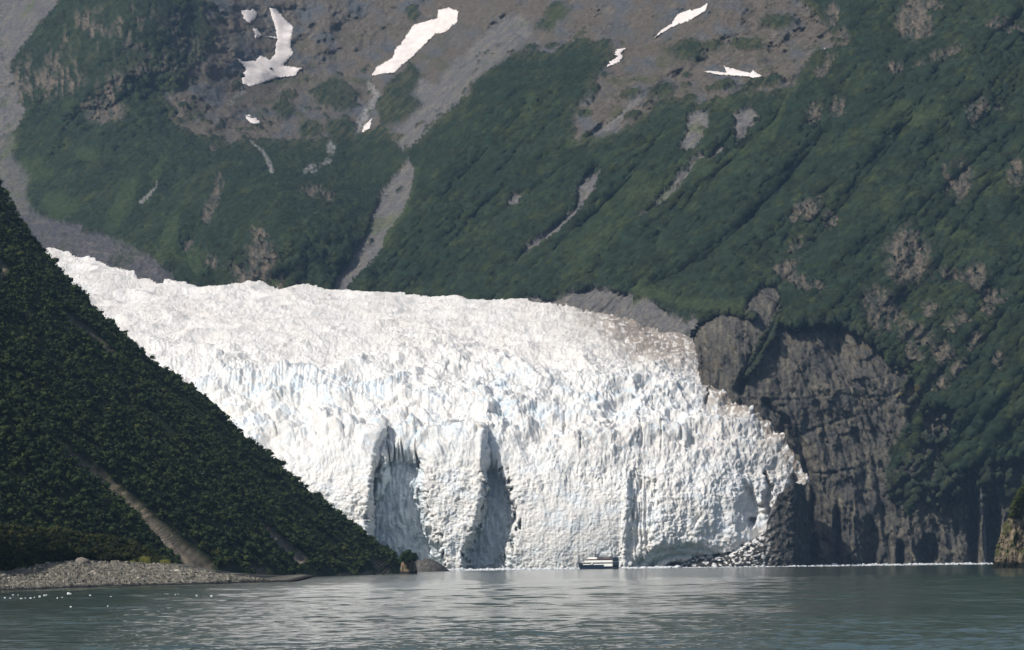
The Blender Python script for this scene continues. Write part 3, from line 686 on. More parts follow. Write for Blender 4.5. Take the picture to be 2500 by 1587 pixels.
while D[-1] < 1300: D.append(D[-1] + max(.26, D[-1] * D[-1] / 50900 * .25))
while D[-1] < 6500: D.append(D[-1] * 1.012)
D = np.array(D)
aa = (wu - 1250) / F
WX = aa[None, :] * D[:, None]; WY = np.broadcast_to(D[:, None], WX.shape).copy()
rng = np.random.RandomState(5)
H = np.zeros_like(WX); 
for i in range(54):
    L = .8 * (1.14 ** (i % 27)) * rng.uniform(.9, 1.1); k = 2 * math.pi / L
    th_ = rng.normal(math.radians(-75), .7); ph = rng.uniform(0, 6.28)
    amp = .043 * np.maximum(L / np.maximum(.8, WY ** 2 / 260000), .8) ** -.55 / k * rng.uniform(.6, 1.2)
    vis = sstep(L * 110000, L * 50000, WY ** 2)
    H += amp * vis * np.sin(k * (WX * math.cos(th_) + WY * math.sin(th_)) + ph + 1.6 * fbm(WX / (3 * L + 5), WY / (3 * L + 5), 0 * WX + i, 1, 160 + i))
gust = .55 + .75 * sstep(-.4, .5, fbm(WX / 45, WY / 110, 0 * WX, 3, 165))
fade = sstep(1500, 900, WY)
H *= gust * (.45 + .55 * fade)
Wp = np.stack([WX, WY, H * WAVE if 'WAVE' in globals() else H], -1)
water = make_mesh('water', Wp[::-1], grid_faces(len(D), len(wu)), wm)
tag(water, kind='structure')
# the rest of the bay, a little lower, out to both sides and behind the camera
bx = make_mesh('water_beyond', [(-9000, -3000, -.4), (9000, -3000, -.4), (9000, 6600, -.4), (-9000, 6600, -.4)], [(0, 1, 2, 3)], wm)
bx.name = 'water'; tag(bx, kind='structure')

# ================================================================== FOLIAGE MASSES
def leaf_mass(name, centers, radii, nleaf, leaf, colors, seed, parent=None, flat=.8, core=True):
    """clumps of small tilted leaf-sized quads round each centre, with an inner ragged core; one mesh"""
    rs = np.random.RandomState(seed); n = len(centers)
    dirs = rs.normal(size=(n, nleaf, 3)); dirs /= np.linalg.norm(dirs, axis=-1, keepdims=True)
    rad = rs.uniform(.35, 1.25, (n, nleaf, 1)) * radii[:, None, None]
    c = centers[:, None, :] + dirs * rad * np.array([1, 1, flat])
    nn = dirs * .7 + rs.normal(size=dirs.shape) * .55 + np.array([0, 0, .25]); nn /= np.linalg.norm(nn, axis=-1, keepdims=True)
    a = np.cross(nn, rs.normal(size=nn.shape)); a /= np.linalg.norm(a, axis=-1, keepdims=True); b_ = np.cross(nn, a)
    s = (leaf * rs.uniform(.6, 1.3, (n, nleaf, 1)))
    a = a * s; b_ = b_ * s * .7
    q = np.stack([c - a, c - b_ * .9, c + a, c + b_], -2).reshape(-1, 3)
    cc = colors[:, None, None, :] * rs.uniform(.82, 1.2, (n, nleaf, 1, 1)); cc = np.broadcast_to(cc, (n, nleaf, 4, 3)).reshape(-1, 3)
    fq = np.arange(len(q)).reshape(-1, 4)
    if core:
        ico = bmesh.new(); bmesh.ops.create_icosphere(ico, subdivisions=1, radius=1.0)
        iv = np.array([v_.co[:] for v_ in ico.verts]); it = np.array([[v_.index for v_ in f_.verts] for f_ in ico.faces]); ico.free()
        cv = centers[:, None, :] + iv[None] * (radii[:, None, None] * .72 * rs.uniform(.8, 1.2, (n, len(iv), 1))) * np.array([1, 1, flat])
        off = len(q)
        q = np.concatenate([q, cv.reshape(-1, 3)]); cc = np.concatenate([cc, np.broadcast_to(colors[:, None, :] * .8, cv.shape).reshape(-1, 3)])
        tr = (it[None] + (np.arange(n) * len(iv))[:, None, None] + off).reshape(-1, 3)
        tri = np.concatenate([tr, tr[:, :1]], 1)
        # degenerate quads are avoided by building triangles separately
        return q, fq, tr, cc
    return q, fq, None, cc

def mesh_mixed(name, q, fq, tr, cc, mat, parent=None):
    me = bpy.data.meshes.new(name)
    me.vertices.add(len(q)); me.vertices.foreach_set('co', q.astype(np.float32).ravel())
    li = fq.ravel(); st = np.arange(len(fq)) * 4
    if tr is not None:
        st = np.concatenate([st, len(li) + np.arange(len(tr)) * 3]); li = np.concatenate([li, tr.ravel()])
    me.loops.add(len(li)); me.loops.foreach_set('vertex_index', li.astype(np.int32))
    me.polygons.add(len(st)); me.polygons.foreach_set('loop_start', st.astype(np.int32))
    me.update(calc_edges=True)
    a = me.color_attributes.new('Col', 'FLOAT_COLOR', 'POINT'); c = np.ones((len(q), 4), np.float32); c[:, :3] = cc; a.data.foreach_set('color', c.ravel())
    o = bpy.data.objects.new(name, me); SC.collection.objects.link(o); me.materials.append(mat)
    if parent is not None: o.parent = parent
    return o

# ================================================================== LEFT HILL
hx = [-60,0,20,40,60,75,100,125,150,180,205,235,265,300,340,380,430,470,500,540,560,600,640,680,720,760,790,830,870,900,930,950,965,985]
hy = [330,452,487,522,552,572,602,637,662,697,722,757,787,812,852,887,922,947,965,1000,1033,1068,1093,1133,1168,1203,1222,1253,1283,1313,1328,1345,1362,1386]
hx = [-300] + hx; hy = [60] + hy
hu = np.arange(-300, 986, 4.0)
htop = np.interp(hu, hx, hy); hbot = np.interp(hu, [-60, 200, 540, 620, 800, 985], [1440, 1430, 1416, 1415, 1408, 1402])
hbot = np.maximum(hbot, htop + 1)
HU, HV = colgrid(hu, htop, hbot, 260)
def hillY(u, v): return 371.5 / (0.125 - (hor(u) - v + u - 1250) / F)
HY = hillY(HU, HV)
tt = (HV - htop[None, :])
HY = HY + 0
PH = at(HU, HV, HY)
hn = np.array([.70, -.09, .70])
hxx, hyy, hzz = PH[..., 0], PH[..., 1], PH[..., 2]
hrag = fbm(HU / 24, HV / 24, 0 * HU, 3, 171) * 9
# gullies and low spurs run down the slope, which falls to the right
gul = fbm(hyy / 90, (hxx + hzz) / 200, 0 * hxx, 4, 172, ridged=True) * 15 + fbm(hyy / 30, (hxx + hzz) / 50, 0 * hxx + 3, 3, 173) * 5
gul = (gul - 5) * sstep(2, 60, tt)
PH = PH + hn * gul[..., None]
HU0, HV0 = HU, HV
HU, HV = proj(PH)
slide = np.maximum.reduce([stroke(HU, HV, [(138,1072,9),(200,1123,12),(260,1172,15),(330,1232,19),(385,1285,26),(440,1340,40),(490,1390,58)], 20, 4, hrag * .2),
   stroke(HU, HV, [(165,772,8),(215,805,12),(275,858,8)], 8, 3, hrag * .3), stroke(HU, HV, [(632,1268,6),(665,1300,12),(700,1330,17),(735,1362,22)], 12, 4, hrag * .5),
   stroke(HU, HV, [(0,640,16),(8,665,20),(0,690,8)], 14, 4, hrag * .4), ell(HU, HV, 70, 762, 7, 10, 0, .4), stroke(HU, HV, [(905,1355,6),(925,1375,18),(940,1390,22)], 12, 4, hrag * .4),
   stroke(HU, HV, [(600,1375,6),(640,1395,16)], 10, 4, hrag * .4)])
slide_x = np.maximum.reduce([slide, stroke(HU, HV, [(138,1076,16),(200,1127,22),(260,1176,26),(330,1236,32),(385,1289,42),(440,1344,58),(490,1394,78)], 20, 3), stroke(HU, HV, [(165,776,14),(215,809,20),(275,862,16)], 8, 3), stroke(HU, HV, [(632,1272,12),(665,1304,20),(700,1334,26),(735,1366,32)], 12, 3)])
shore = sstep(-12, -5, HV - hbot[None, :] + hrag * .4 + 0) * (HU > 430)
PH = PH - hn * (slide * 3)[..., None]
hc = np.zeros(HU.shape + (3,), np.float32) + C([.022, .030, .012])
hc = mix(hc, C([.20, .17, .13]) * 1.0, slide); hc = mix(hc, C([.34, .27, .19]), slide * sstep(.0, .3, fbm((HU - HV) / 9, (HU + HV) / 80, 0 * HU, 3, 174)))
hc = mix(hc, C([.13, .115, .085]), shore)
hb0 = PH[0] + np.array([-40., 70., -10.]); hb1 = PH[0] + np.array([-160., 400., -160.])
hb = PH[-1] + np.array([3., -2., -8.])
hill = make_mesh('hill', np.concatenate([hb1[None], hb0[None], PH, hb[None]]), grid_faces(263, len(hu)), M_rock, np.concatenate([hc[:1], hc[:1], hc, hc[-1:]]))
tag(hill, kind='structure')
# shrubs over the hill
rs = np.random.RandomState(3)
cu, cv_ = [], []
N_ = 54000
u_ = rs.uniform(-140, 975, N_); v_ = rs.uniform(330, 1405, N_)
tp = np.interp(u_, hx, hy); bt = np.interp(u_, hu, hbot)
ok = (v_ > tp + 1) & (v_ < bt - 8)
u_, v_ = u_[ok], v_[ok]
iu = np.clip(((u_ + 300) / 4).round().astype(int), 0, len(hu) - 1); iv_ = np.clip(((v_ - htop[iu]) / (hbot[iu] - htop[iu]) * 259).round().astype(int), 0, 259)
ok = (slide_x[iv_, iu] < .25) & (rs.rand(len(u_)) < .45 + .55 * sstep(-.25, .1, fbm(u_ / 26, v_ / 26, 0 * u_, 3, 184))) & (rs.rand(len(u_)) < np.where((hbot[iu] - v_) < 10, .5, 1.0))
u_, v_, iu, iv_ = u_[ok], v_[ok], iu[ok], iv_[ok]
pc = PH[iv_, iu] + rs.normal(0, .5, (len(iu), 3))
dens = fbm(u_ / 60, v_ / 60, 0 * u_, 3, 181); 
rad = rs.lognormal(.30, .36, len(u_)) * (1 + .5 * dens) 
rad = np.clip(rad, .6, 2.8)
pc = pc + hn * (rad * .55)[:, None]
var = fbm(u_ / 34, v_ / 34, 0 * u_ + 4, 3, 182) + rs.normal(0, .15, len(u_))
cA, cB, cC_ = np.array([.018, .033, .010]), np.array([.036, .054, .013]), np.array([.065, .072, .016])
w_ = sstep(-.3, .4, var)[:, None]; cols = cA * (1 - w_) + cB * w_
yl = (sstep(.25, .5, fbm((u_ - v_) / 30, (u_ + v_) / 160, 0 * u_, 3, 183) + rs.normal(0, .12, len(u_))))[:, None]; cols = cols * (1 - .7 * yl) + cC_ * .7 * yl
q, fq, tr, cc = leaf_mass('x', pc, rad, 36, .55, cols, 7)
o = mesh_mixed('hillside_shrubs', q, fq, tr, cc, M_leaf); tag(o, 'dark green shrubs covering the steep left hill', 'shrubs', kind='stuff')

# ================================================================== NEAR BEACH, left
bu = np.arange(-230, 706, 1.6)
bb = np.interp(bu, [-70, 0, 250, 500, 600, 690, 706], [1446, 1442, 1432.5, 1426, 1423, 1420.5, 1420]) + fbm(bu / 30, 0 * bu, 0 * bu, 3, 191) * 1.2
bt_ = np.interp(bu, [-70,0,60,110,160,240,330,375,430,500,560,620,690,706], [1406,1402,1390,1379,1372,1374,1377,1376,1384,1396,1405,1412,1419,1420]) + fbm(bu / 12, 0 * bu, 0 * bu, 3, 192) * 1.8
bt_ = np.minimum(bt_, bb - .3)
BU, BV = colgrid(bu, bt_, bb, 90)
bbs = np.interp(bu, [-70, 0, 250, 500, 600, 690, 706], [1446, 1442, 1432.5, 1426, 1423, 1420.5, 1420]); bbs = blur(bbs[None], 0, 30)[0]; bb = bbs + 5
Yb = 5.0 * F / (bbs - hor(bu))
BY = Yb[None, :] + (bbs[None, :] - BV) * 2.2
PB = at(BU, BV, BY)
w1, w2, wi = worley(PB[..., 0] / .75, PB[..., 1] / 1.1, PB[..., 2] / .8, 193); w3_, _, wi3 = worley(PB[..., 0] / 1.9, PB[..., 1] / 2.6, PB[..., 2] / 1.9, 194)
bd = (1 - np.clip(w1, 0, 1) ** 2) * .34 * wi + (1 - np.clip(w3_ * 1.2, 0, 1) ** 2) * .7 * (wi3 > .6) * wi3
PB[..., 2] += bd * sstep(-2, 5, bbs[None, :] - BV); PB[..., 1] -= bd * .6
bc = np.zeros(BU.shape + (3,), np.float32) + C([.125, .117, .094]); bc = bc * (.6 + .9 * wi)[..., None]
bc = mix(bc, C([.30, .27, .22]), (wi > .88) * .7); wet = sstep(5, 1.5, bbs[None, :] - BV + fbm(BU / 9, BV / 3, 0 * BU, 2, 195) * 2)
bc = mix(bc, C([.022, .022, .022]), wet)
back = [PB[0] + np.array([0, 60., .5]), PB[0] + np.array([-20., 600., 0.])]
back[1][:, 2] = 1.0; back[0][:, 2] = np.maximum(back[0][:, 2] - .6, .5)
low = PB[-1] + np.array([0, -6., -1.5])
beach = make_mesh('beach', np.concatenate([back[1][None], back[0][None], PB, low[None]]), grid_faces(93, len(bu)), M_beach, np.concatenate([bc[:1], bc[:1], bc, bc[-1:]]), smooth=False)
tag(beach, kind='structure')
# scattered cobbles
ico = bmesh.new(); bmesh.ops.create_icosphere(ico, subdivisions=2, radius=1.0)
IV2 = np.array([v__.co[:] for v__ in ico.verts]); IT2 = np.array([[v__.index for v__ in f__.verts] for f__ in ico.faces]); ico.free()
def rocks(centers, sizes, seed, cols):
    rs = np.random.RandomState(seed); n = len(centers)
    ang = rs.uniform(0, 6.28, n); ca, sa = np.cos(ang), np.sin(ang)
    v = IV2[None] * (1 + .22 * vnoise(IV2[None, :, 0] * 1.3 + rs.uniform(0, 90, (n, 1)), IV2[None, :, 1] * 1.3 + 0 * ang[:, None], IV2[None, :, 2] * 1.3 + 0 * ang[:, None], 5))[..., None]
    v = v * (rs.uniform(.6, 1.15, (n, 1, 3)) * np.array([1.15, 1, .72])) * sizes[:, None, None]
    x = v[..., 0] * ca[:, None] - v[..., 1] * sa[:, None]; y = v[..., 0] * sa[:, None] + v[..., 1] * ca[:, None]
    v = np.stack([x, y, v[..., 2]], -1) + centers[:, None, :]
    tr = (IT2[None] + (np.arange(n) * len(IV2))[:, None, None]).reshape(-1, 3)
    return v.reshape(-1, 3), tr, np.repeat(cols, len(IV2), 0)
n = 3100
iu = rs.randint(5, len(bu) - 25, n); iv_ = np.clip((rs.beta(1.0, 1.5, n) * 84).astype(int), 0, 84)
cen = PB[iv_, iu]; sz_ = np.clip(rs.lognormal(-1.5, .55, n), .08, .95) * np.interp(bu[iu], [0, 400, 706], [1, .85, .4])
cl = np.array([.19, .175, .14]) * rs.uniform(.45, 1.5, (n, 1)); lt = rs.rand(n) < .07; cl[lt] = np.array([.36, .33, .27]) * rs.uniform(.8, 1.1, (lt.sum(), 1))
v__, tr, cc = rocks(cen, sz_, 9, cl)
o = make_mesh('cobbles', v__, tr, M_beach, cc, tris=True); tag(o, 'grey cobbles strewn over the near beach', 'cobbles', kind='stuff')
# single boulders
BL = [((200,1379),19,(.19,.17,.14),'largest grey boulder, at the edge of the dark thicket'), ((432,1398),9,(.44,.40,.34),'round pale boulder alone near the right end of the beach'),
 ((57,1405),12,(.19,.17,.13),'squarish tan boulder at the far left top of the beach'), ((219,1404),10,(.24,.22,.17),'flat pale boulder below and right of the largest one'),
 ((297,1397),7,(.30,.26,.20),'light brown boulder in the middle of the beach'), ((30,1397),6,(.34,.26,.18),'small orange tinted boulder at the left edge of the beach'),
 ((31,1419),7,(.30,.28,.23),'pale low boulder at bottom left of the beach'),((57,1411),8,(.34,.25,.15),'rust stained boulder left of the middle of the beach'),((150,1401),7,(.25,.23,.19),'grey boulder with light top below the thicket edge'),
 ((306,1416),8,(.15,.12,.10),'dark brown boulder close above the waterline')]
for (px, py), r_, cl_, lab in BL:
    i = int(np.argmin(np.abs(bu - px))); yb = Yb[i] + (bb[i] - py) * 2.2 - 2
    p_ = at(px, py, yb - 2); s_ = r_ / F * yb; p_[2] += .25 * s_
    vv, tr, cc = rocks(p_[None], np.array([s_]), int(px) + 1, np.array([cl_]))
    o = make_mesh('boulder', vv, tr, M_beach, cc, tris=True); recenter(o); tag(o, lab, 'boulder', 'boulders on the near beach')

# thicket behind the beach
n = 4000
u_ = rs.uniform(-180, 392, n); dep = rs.rand(n)
tpv = np.interp(u_, [-60,0,60,130,190,260,330,365,385,395], [1262,1270,1282,1284,1294,1304,1318,1340,1358,1374]) + fbm(u_ / 22, 0 * u_, 0 * u_, 3, 201) * 10
gbv = np.interp(u_, bu, bt_)
yy = np.interp(u_, bu, Yb) + np.interp(u_, bu, bb - bt_) * 2.2 + 2 + dep * 45
frac = rs.beta(1.3, 1.0, n)
vv = gbv + 4 - frac * (gbv + 4 - (tpv + 12 - dep * 8)) * (.45 + .55 * np.clip(dep * 1.6, 0, 1))
pc = at(u_, vv, yy); rad = rs.uniform(.55, 1.25, n)
var = fbm(u_ / 20, vv / 14, 0 * u_, 3, 202) + rs.normal(0, .15, n); w_ = sstep(-.3, .4, var)[:, None]
cols = np.array([.014, .022, .007]) * (1 - w_) + np.array([.045, .048, .012]) * w_
q, fq, tr, cc = leaf_mass('x', pc, rad, 90, .20, cols, 17)
o = mesh_mixed('thicket', q, fq, tr, cc, M_leaf); tag(o, 'dark alder thicket crowding the back of the near beach', 'thicket', kind='stuff')
# tufts of yellow-green beach grass
def tuft(px, py, w, h, lab, seed):
    rs = np.random.RandomState(seed); i = int(np.argmin(np.abs(bu - px))); yb = Yb[i] + (bb[i] - bt_[i]) * 2.2 - 1
    c = at(px, py, yb); s = yb / F; nb = 420
    x0 = rs.normal(0, w * s * .4, nb); y0 = rs.uniform(-1.5, 1.5, nb); hh = h * s * rs.uniform(.45, 1.1, nb) * np.exp(-(x0 / (w * s)) ** 2)
    lean = rs.normal(0, .35, nb) * hh; wd = .07
    a = np.stack([c[0] + x0 - wd, c[1] + y0, c[2] - .3 + 0 * x0], -1); b_ = a + np.array([2 * wd, .03, 0]); m1 = np.stack([c[0] + x0 + lean * .4 + wd * .7, c[1] + y0, c[2] + hh * .6], -1); m0 = m1 - np.array([1.4 * wd, 0, 0])
    tp = np.stack([c[0] + x0 + lean, c[1] + y0 + .1, c[2] + hh], -1); tp2 = tp + np.array([.02, 0, 0])
    V_ = np.stack([a, b_, m1, m0, tp, tp2], 1).reshape(-1, 3); k = np.arange(nb)[:, None] * 6
    fq = np.concatenate([k + np.array([[0, 1, 2, 3]]), k + np.array([[3, 2, 5, 4]])]).astype(int)
    cc = np.repeat(np.array([.14, .14, .035]) * rs.uniform(.6, 1.5, (nb, 1)), 6, 0)
    o = make_mesh('grass_tuft', V_, fq, M_leaf, cc, smooth=False); recenter(o); tag(o, lab, 'grass tuft', 'grass tufts on the beach crest')
tuft(352, 1377, 16, 20, 'tall yellow green grass tuft at the right end of the thicket', 1)
tuft(402, 1381, 16, 15, 'low golden grass tuft standing clear to the right of the thicket', 2)
tuft(322, 1378, 12, 11, 'short olive grass tuft under the thicket edge', 3)

# ================================================================== SEA STACK and dark mound off the hill's end
def dome(name, u0, u1, topx_, topy_, vbot, Y0_, depth, mat, colf, rough, seed, rows=70, du=.7, pow_=2.0):
    uu = np.arange(u0, u1 + .01, du); tp = np.interp(uu, topx_, topy_) + fbm(uu / 5, 0 * uu, 0 * uu, 3, seed) * rough * 1.2
    tp = np.minimum(tp, vbot - 1)
    UU, VV = colgrid(uu, tp, np.full(uu.shape, float(vbot)), rows)
    e = np.abs((UU - (u0 + u1) / 2) / ((u1 - u0) / 2)); tq = (VV - tp) / (vbot - tp)
    YY = Y0_ + depth * (1 - np.sqrt(np.clip(1 - e ** pow_, 0, 1))) + depth * (1 - np.sqrt(np.clip(1 - (1 - tq) ** 2, 0, 1)))
    P = at(UU, VV, YY); s = Y0_ / F
    P[..., 1] -= fbm(P[..., 0] / (14 * s), P[..., 1] / (30 * s), P[..., 2] / (26 * s), 5, seed + 3, ridged=True) * rough * s * 2.2
    c = colf(UU, VV)
    bk = P[0] + np.array([0, depth * 1.2, 0.]); bk2 = bk.copy(); bk2[:, 2] = -3; bk2[:, 1] += depth
    o = make_mesh(name, np.concatenate([bk2[None], bk[None], P]), grid_faces(rows + 2, len(uu)), mat, np.concatenate([c[:1], c[:1], c]))
    return o, P, uu
def stackcol(U_, V_):
    c = np.zeros(U_.shape + (3,), np.float32) + C([.17, .125, .08]); n = fbm(U_ / 5, V_ / 12, 0 * U_, 4, 211)
    c = mix(c, C([.26, .19, .11]), sstep(0, .4, n)); c = mix(c, C([.06, .06, .04]), sstep(.05, .4, -n)); c = mix(c, C([.03, .03, .025]), sstep(1392, 1397, V_))
    return c
stk, PS_, su = dome('rock_stack', 976, 1018, [976,980,985,1000,1012,1016,1018], [1392,1375,1362,1360,1368,1385,1394], 1401, 2330, 8, M_rock, stackcol, 1.6, 212)
recenter(stk); tag(stk, 'small tan rock stack capped with shrubs off the end of the hill', 'rock')
n = 90; u_ = rs.uniform(980, 1016, n); v_ = 1355 + rs.normal(0, 4, n) + np.abs(u_ - 998) * .3
pc = at(u_, v_, 2329 + rs.uniform(-3, 4, n)); q, fq, tr, cc = leaf_mass('x', pc, rs.uniform(.9, 1.8, n), 50, .4, np.array([.022, .040, .014]) * rs.uniform(.7, 1.5, (n, 1)), 18)
o = mesh_mixed('foliage', q, fq, tr, cc, M_leaf); o.data.transform(Matrix.Translation(-stk.location)); o.parent = stk
def moundcol(U_, V_):
    c = np.zeros(U_.shape + (3,), np.float32) + C([.075, .070, .064]); n = fbm(U_ / 6, V_ / 4, 0 * U_, 4, 221)
    return mix(c, C([.14, .13, .11]), sstep(0, .4, n))
mo, _, _ = dome('rock_islet', 1008, 1096, [1008,1018,1040,1055,1075,1090,1096], [1380,1369,1363,1366,1376,1388,1393], 1400, 3050, 14, M_rock, moundcol, 1.2, 222)
recenter(mo); tag(mo, 'bare dark grey rock islet between the shrubby stack and the glacier', 'rock')

# ================================================================== RIGHT HEADLAND (near, sunlit)
hru = np.concatenate([np.arange(2412, 2560, 1.2), np.arange(2562, 2900, 4.0)]); hrv = np.arange(950, 1396, 1.2)
RU, RV = np.meshgrid(hru, hrv)
rtx, rty = [2412,2416,2421,2424,2427,2432,2440,2446,2455,2468,2473,2482,2492,2500,2560,2640], [1392,1386,1380,1368,1345,1326,1300,1279,1268,1256,1236,1216,1198,1184,1090,960]
rtx = rtx + [2900]; rty = rty + [960]
wr = fbm(RU / 7, RV / 7, 0 * RU, 3, 231) * 5
ru_ = hru; rtop = np.interp(hru, rtx, rty)
tpp = np.interp(RU + wr, rtx, rty); rk_ = (RV > tpp) & (RU + wr > 2415)
e_ = np.clip((RU - 2414) / 90, 0, 1); dtop = np.clip((RV - tpp) / 60, 0, 1)
RY = 1975 + 10 * (1 - e_) ** 2 + 9 * (1 - dtop) ** 2 + (1392 - RV) * .20 * e_
PR = at(RU, RV, RY); r_n = fbm(PR[..., 0] / 3.2, PR[..., 2] / 5.5, 0 * RU, 5, 232, ridged=True, gain=.6) * 2.2 + fbm(PR[..., 0] / 11, PR[..., 2] / 15, 0 * RU, 3, 233, ridged=True) * 4.5
PR[..., 1] -= r_n
n_ = fbm(RU / 14, RV / 20, 0 * RU, 4, 234); gm_ = fbm(RU / 22, RV / 26, 0 * RU, 4, 235)
rc = np.zeros(RU.shape + (3,), np.float32) + C([.135, .108, .074]); rc = mix(rc, C([.22, .18, .125]), sstep(0, .4, n_)); rc = mix(rc, C([.055, .050, .036]), sstep(.05, .4, -n_))
rc = mix(rc, C([.045, .050, .016]), sstep(-.05, .2, gm_) * sstep(1372, 1350, RV) * .85); rc = mix(rc, C([.012, .013, .011]), sstep(1364, 1375, RV + fbm(RU / 12, RV / 6, 0 * RU, 2, 236) * 5))
fq = grid_faces(len(hrv), len(hru), keep=rk_[:-1, :-1] & rk_[1:, 1:] & rk_[:-1, 1:] & rk_[1:, :-1])
used = np.unique(fq); remap = np.zeros(RU.size, int); remap[used] = np.arange(len(used))
HP_, HF_, HC_ = skirt(PR.reshape(-1, 3)[used], remap[fq], rc.reshape(-1, 3)[used], [(4, 10., -1.), (20, 60., -10.)])
hd = make_mesh('headland', HP_, HF_, M_rock, HC_)
recenter(hd); tag(hd, 'tan rocky headland with green shrubs on top at the right edge', 'headland')
n = 1900; u_ = rs.uniform(2462, 2720, n); tpv = np.interp(u_, ru_, rtop)
v_ = tpv - 3 + rs.exponential(16, n); ok = (v_ < 1262 + (u_ - 2470) * .3); u_, v_ = u_[ok], v_[ok]
ok = u_ > 2466; u_, v_ = u_[ok], v_[ok]; pc = at(u_, v_, 1970 + (1392 - v_) * .2 * np.clip((u_ - 2414) / 90, 0, 1)); n = len(u_)
cols = np.array([.030, .045, .012]) * (1 - .5) + np.array([.05, .055, .014]) * rs.rand(n, 1)
q, fq, tr, cc = leaf_mass('x', pc, rs.uniform(.8, 1.7, n), 40, .38, cols, 19)
o = mesh_mixed('foliage', q, fq, tr, cc, M_leaf); o.data.transform(Matrix.Translation(-hd.location)); o.parent = hd

# ================================================================== FLOATING ICE
M_floe = plain('floe_ice', (.78, .80, .80), rough=.5)
rs = np.random.RandomState(44)
def chunks(n, xf, yf, sf, seed):
    rs = np.random.RandomState(seed)
    y = yf(rs, n); x = xf(rs, n, y); s = sf(rs, n)
    uu_ = x / y * F + 1250; clear = ~((uu_ > 1395) & (uu_ < 1525) & (y < 3330)) & (rs.rand(n) < .25 + .75 * sstep(-.2, .2, fbm(x / 30, y / 12, 0 * x, 3, seed)))
    y, x, s = y[clear], x[clear], s[clear]; n = len(y)
    return rocks(np.stack([x, y, s * .1], -1), s, seed, np.tile([[.8, .8, .8]], (n, 1)))
parts = []
def xr(ua, ub): return lambda r, n, y: (r.uniform(ua, ub, n) - 1250) / F * y
parts.append(chunks(1500, xr(1015, 1620), lambda r, n: 3230 + r.normal(0, 10, n), lambda r, n: r.lognormal(-.6, .4, n), 301))
parts.append(chunks(900, xr(1600, 2425), lambda r, n: 3230 + r.normal(0, 14, n), lambda r, n: r.lognormal(-1.0, .4, n), 305))
parts.append(chunks(2600, xr(1040, 2430), lambda r, n: r.uniform(3330, 3950, n), lambda r, n: r.lognormal(-.8, .5, n), 302))
parts.append(chunks(700, xr(1600, 2430), lambda r, n: 3700 + r.normal(0, 25, n), lambda r, n: r.lognormal(-.5, .5, n), 304))
parts.append(chunks(1600, xr(1040, 1650), lambda r, n: r.uniform(3420, 3600, n), lambda r, n: r.lognormal(-.1, .45, n), 303))
vv = np.concatenate([p[0] for p in parts]); offs = np.cumsum([0] + [len(p[0]) for p in parts[:-1]]); tr = np.concatenate([p[1] + o_ for p, o_ in zip(parts, offs)])
o = make_mesh('brash_ice', vv, tr, plain('brash_surface', (.58, .60, .60), rough=.6), None, tris=True); tag(o, 'white belt of broken brash ice floating below the glacier front', 'brash ice', kind='stuff')
# small floes off the beach, lower left
FL = [(32,1453,5),(44,1453,3),(12,1460,4),(25,1461,4),(52,1462,6),(62,1461,4),(75,1461,6),(84,1459,3),(97,1456,4),(108,1454,5),(113,1453,3),(140,1461,4),(152,1459,4),(167,1449,7),(172,1450,4),(435,1451,4),(428,1452,3),(480,1454,5),(516,1456,5),(173,1483,6),(263,1481,4),(271,1457,3),(220,1454,4)]
side = [('the left cluster of ice bits off the beach', 0), ('the middle of the left ice cluster', 1)]
names = {0:'small ice floe above left of its cluster off the beach',1:'tiny ice bit just right of the cluster\'s top left floe',2:'leftmost small floe of the cluster near the frame edge',3:'second floe from the left edge, low in the cluster',4:'broad low floe near the middle of the left cluster',5:'floe touching the right side of the broad low one',6:'wide white floe right of the middle of the left cluster',7:'tiny floe right of the wide white one',8:'pointed small floe standing behind the cluster',9:'white floe at the upper right of the left cluster',10:'tiny floe tucked against the upper right cluster floe',
 11:'left one of the pair of floes right of the cluster',12:'right one of the pair of floes right of the cluster',13:'brightest wide floe between the beach and the cluster',14:'small floe stuck to the brightest wide floe',15:'upright little floe left of the two flat ones mid water',16:'tiny floe beside the upright little one',17:'flat floe in the middle of the three off the beach tip',18:'rightmost flat floe off the tip of the beach',
 19:'slanting floe nearer the camera below the left cluster',20:'lone upright floe nearer the camera, right of the slanting one',21:'faint small floe left of centre between beach and open water',22:'tiny floe on dark water right of the brightest wide floe'}
for i, (a, b_, r_) in enumerate(FL):
    yb = 5.0 * F / (b_ + 1.5 - float(hor(a))); p_ = at(a, b_, yb); p_[2] = .16; s_ = r_ / F * yb * .6
    v_, tr, cc = rocks(p_[None], np.array([s_]), 400 + i, np.array([(.8, .8, .8)]))
    o = make_mesh('ice_floe', v_, tr, M_floe, None, tris=True); recenter(o); tag(o, names[i], 'ice floe', 'small ice floes drifting off the beach')

# ================================================================== TOUR SHIP
M_navy = plain('navy_paint', (.012, .022, .045), .35); M_white = plain('white_paint', (.80, .80, .76), .45); M_dark = plain('dark_glass', (.012, .015, .02), .12)
M_grey = plain('grey_deck', (.16, .17, .19), .6); M_mast = plain('mast_metal', (.10, .10, .11), .4, .5); M_red = plain('red_trim', (.45, .06, .05), .5); M_skin = plain('clothes_dark', (.06, .05, .06), .8)
SHIP_Y = 3290.0
pb = at(1413, 1390, SHIP_Y); pstern = at(1493, 1390, SHIP_Y)
ship = bpy.data.objects.new('tour_ship', None); SC.collection.objects.link(ship)
L_, Bm = 34.0, 9.6
TH = math.radians(33)
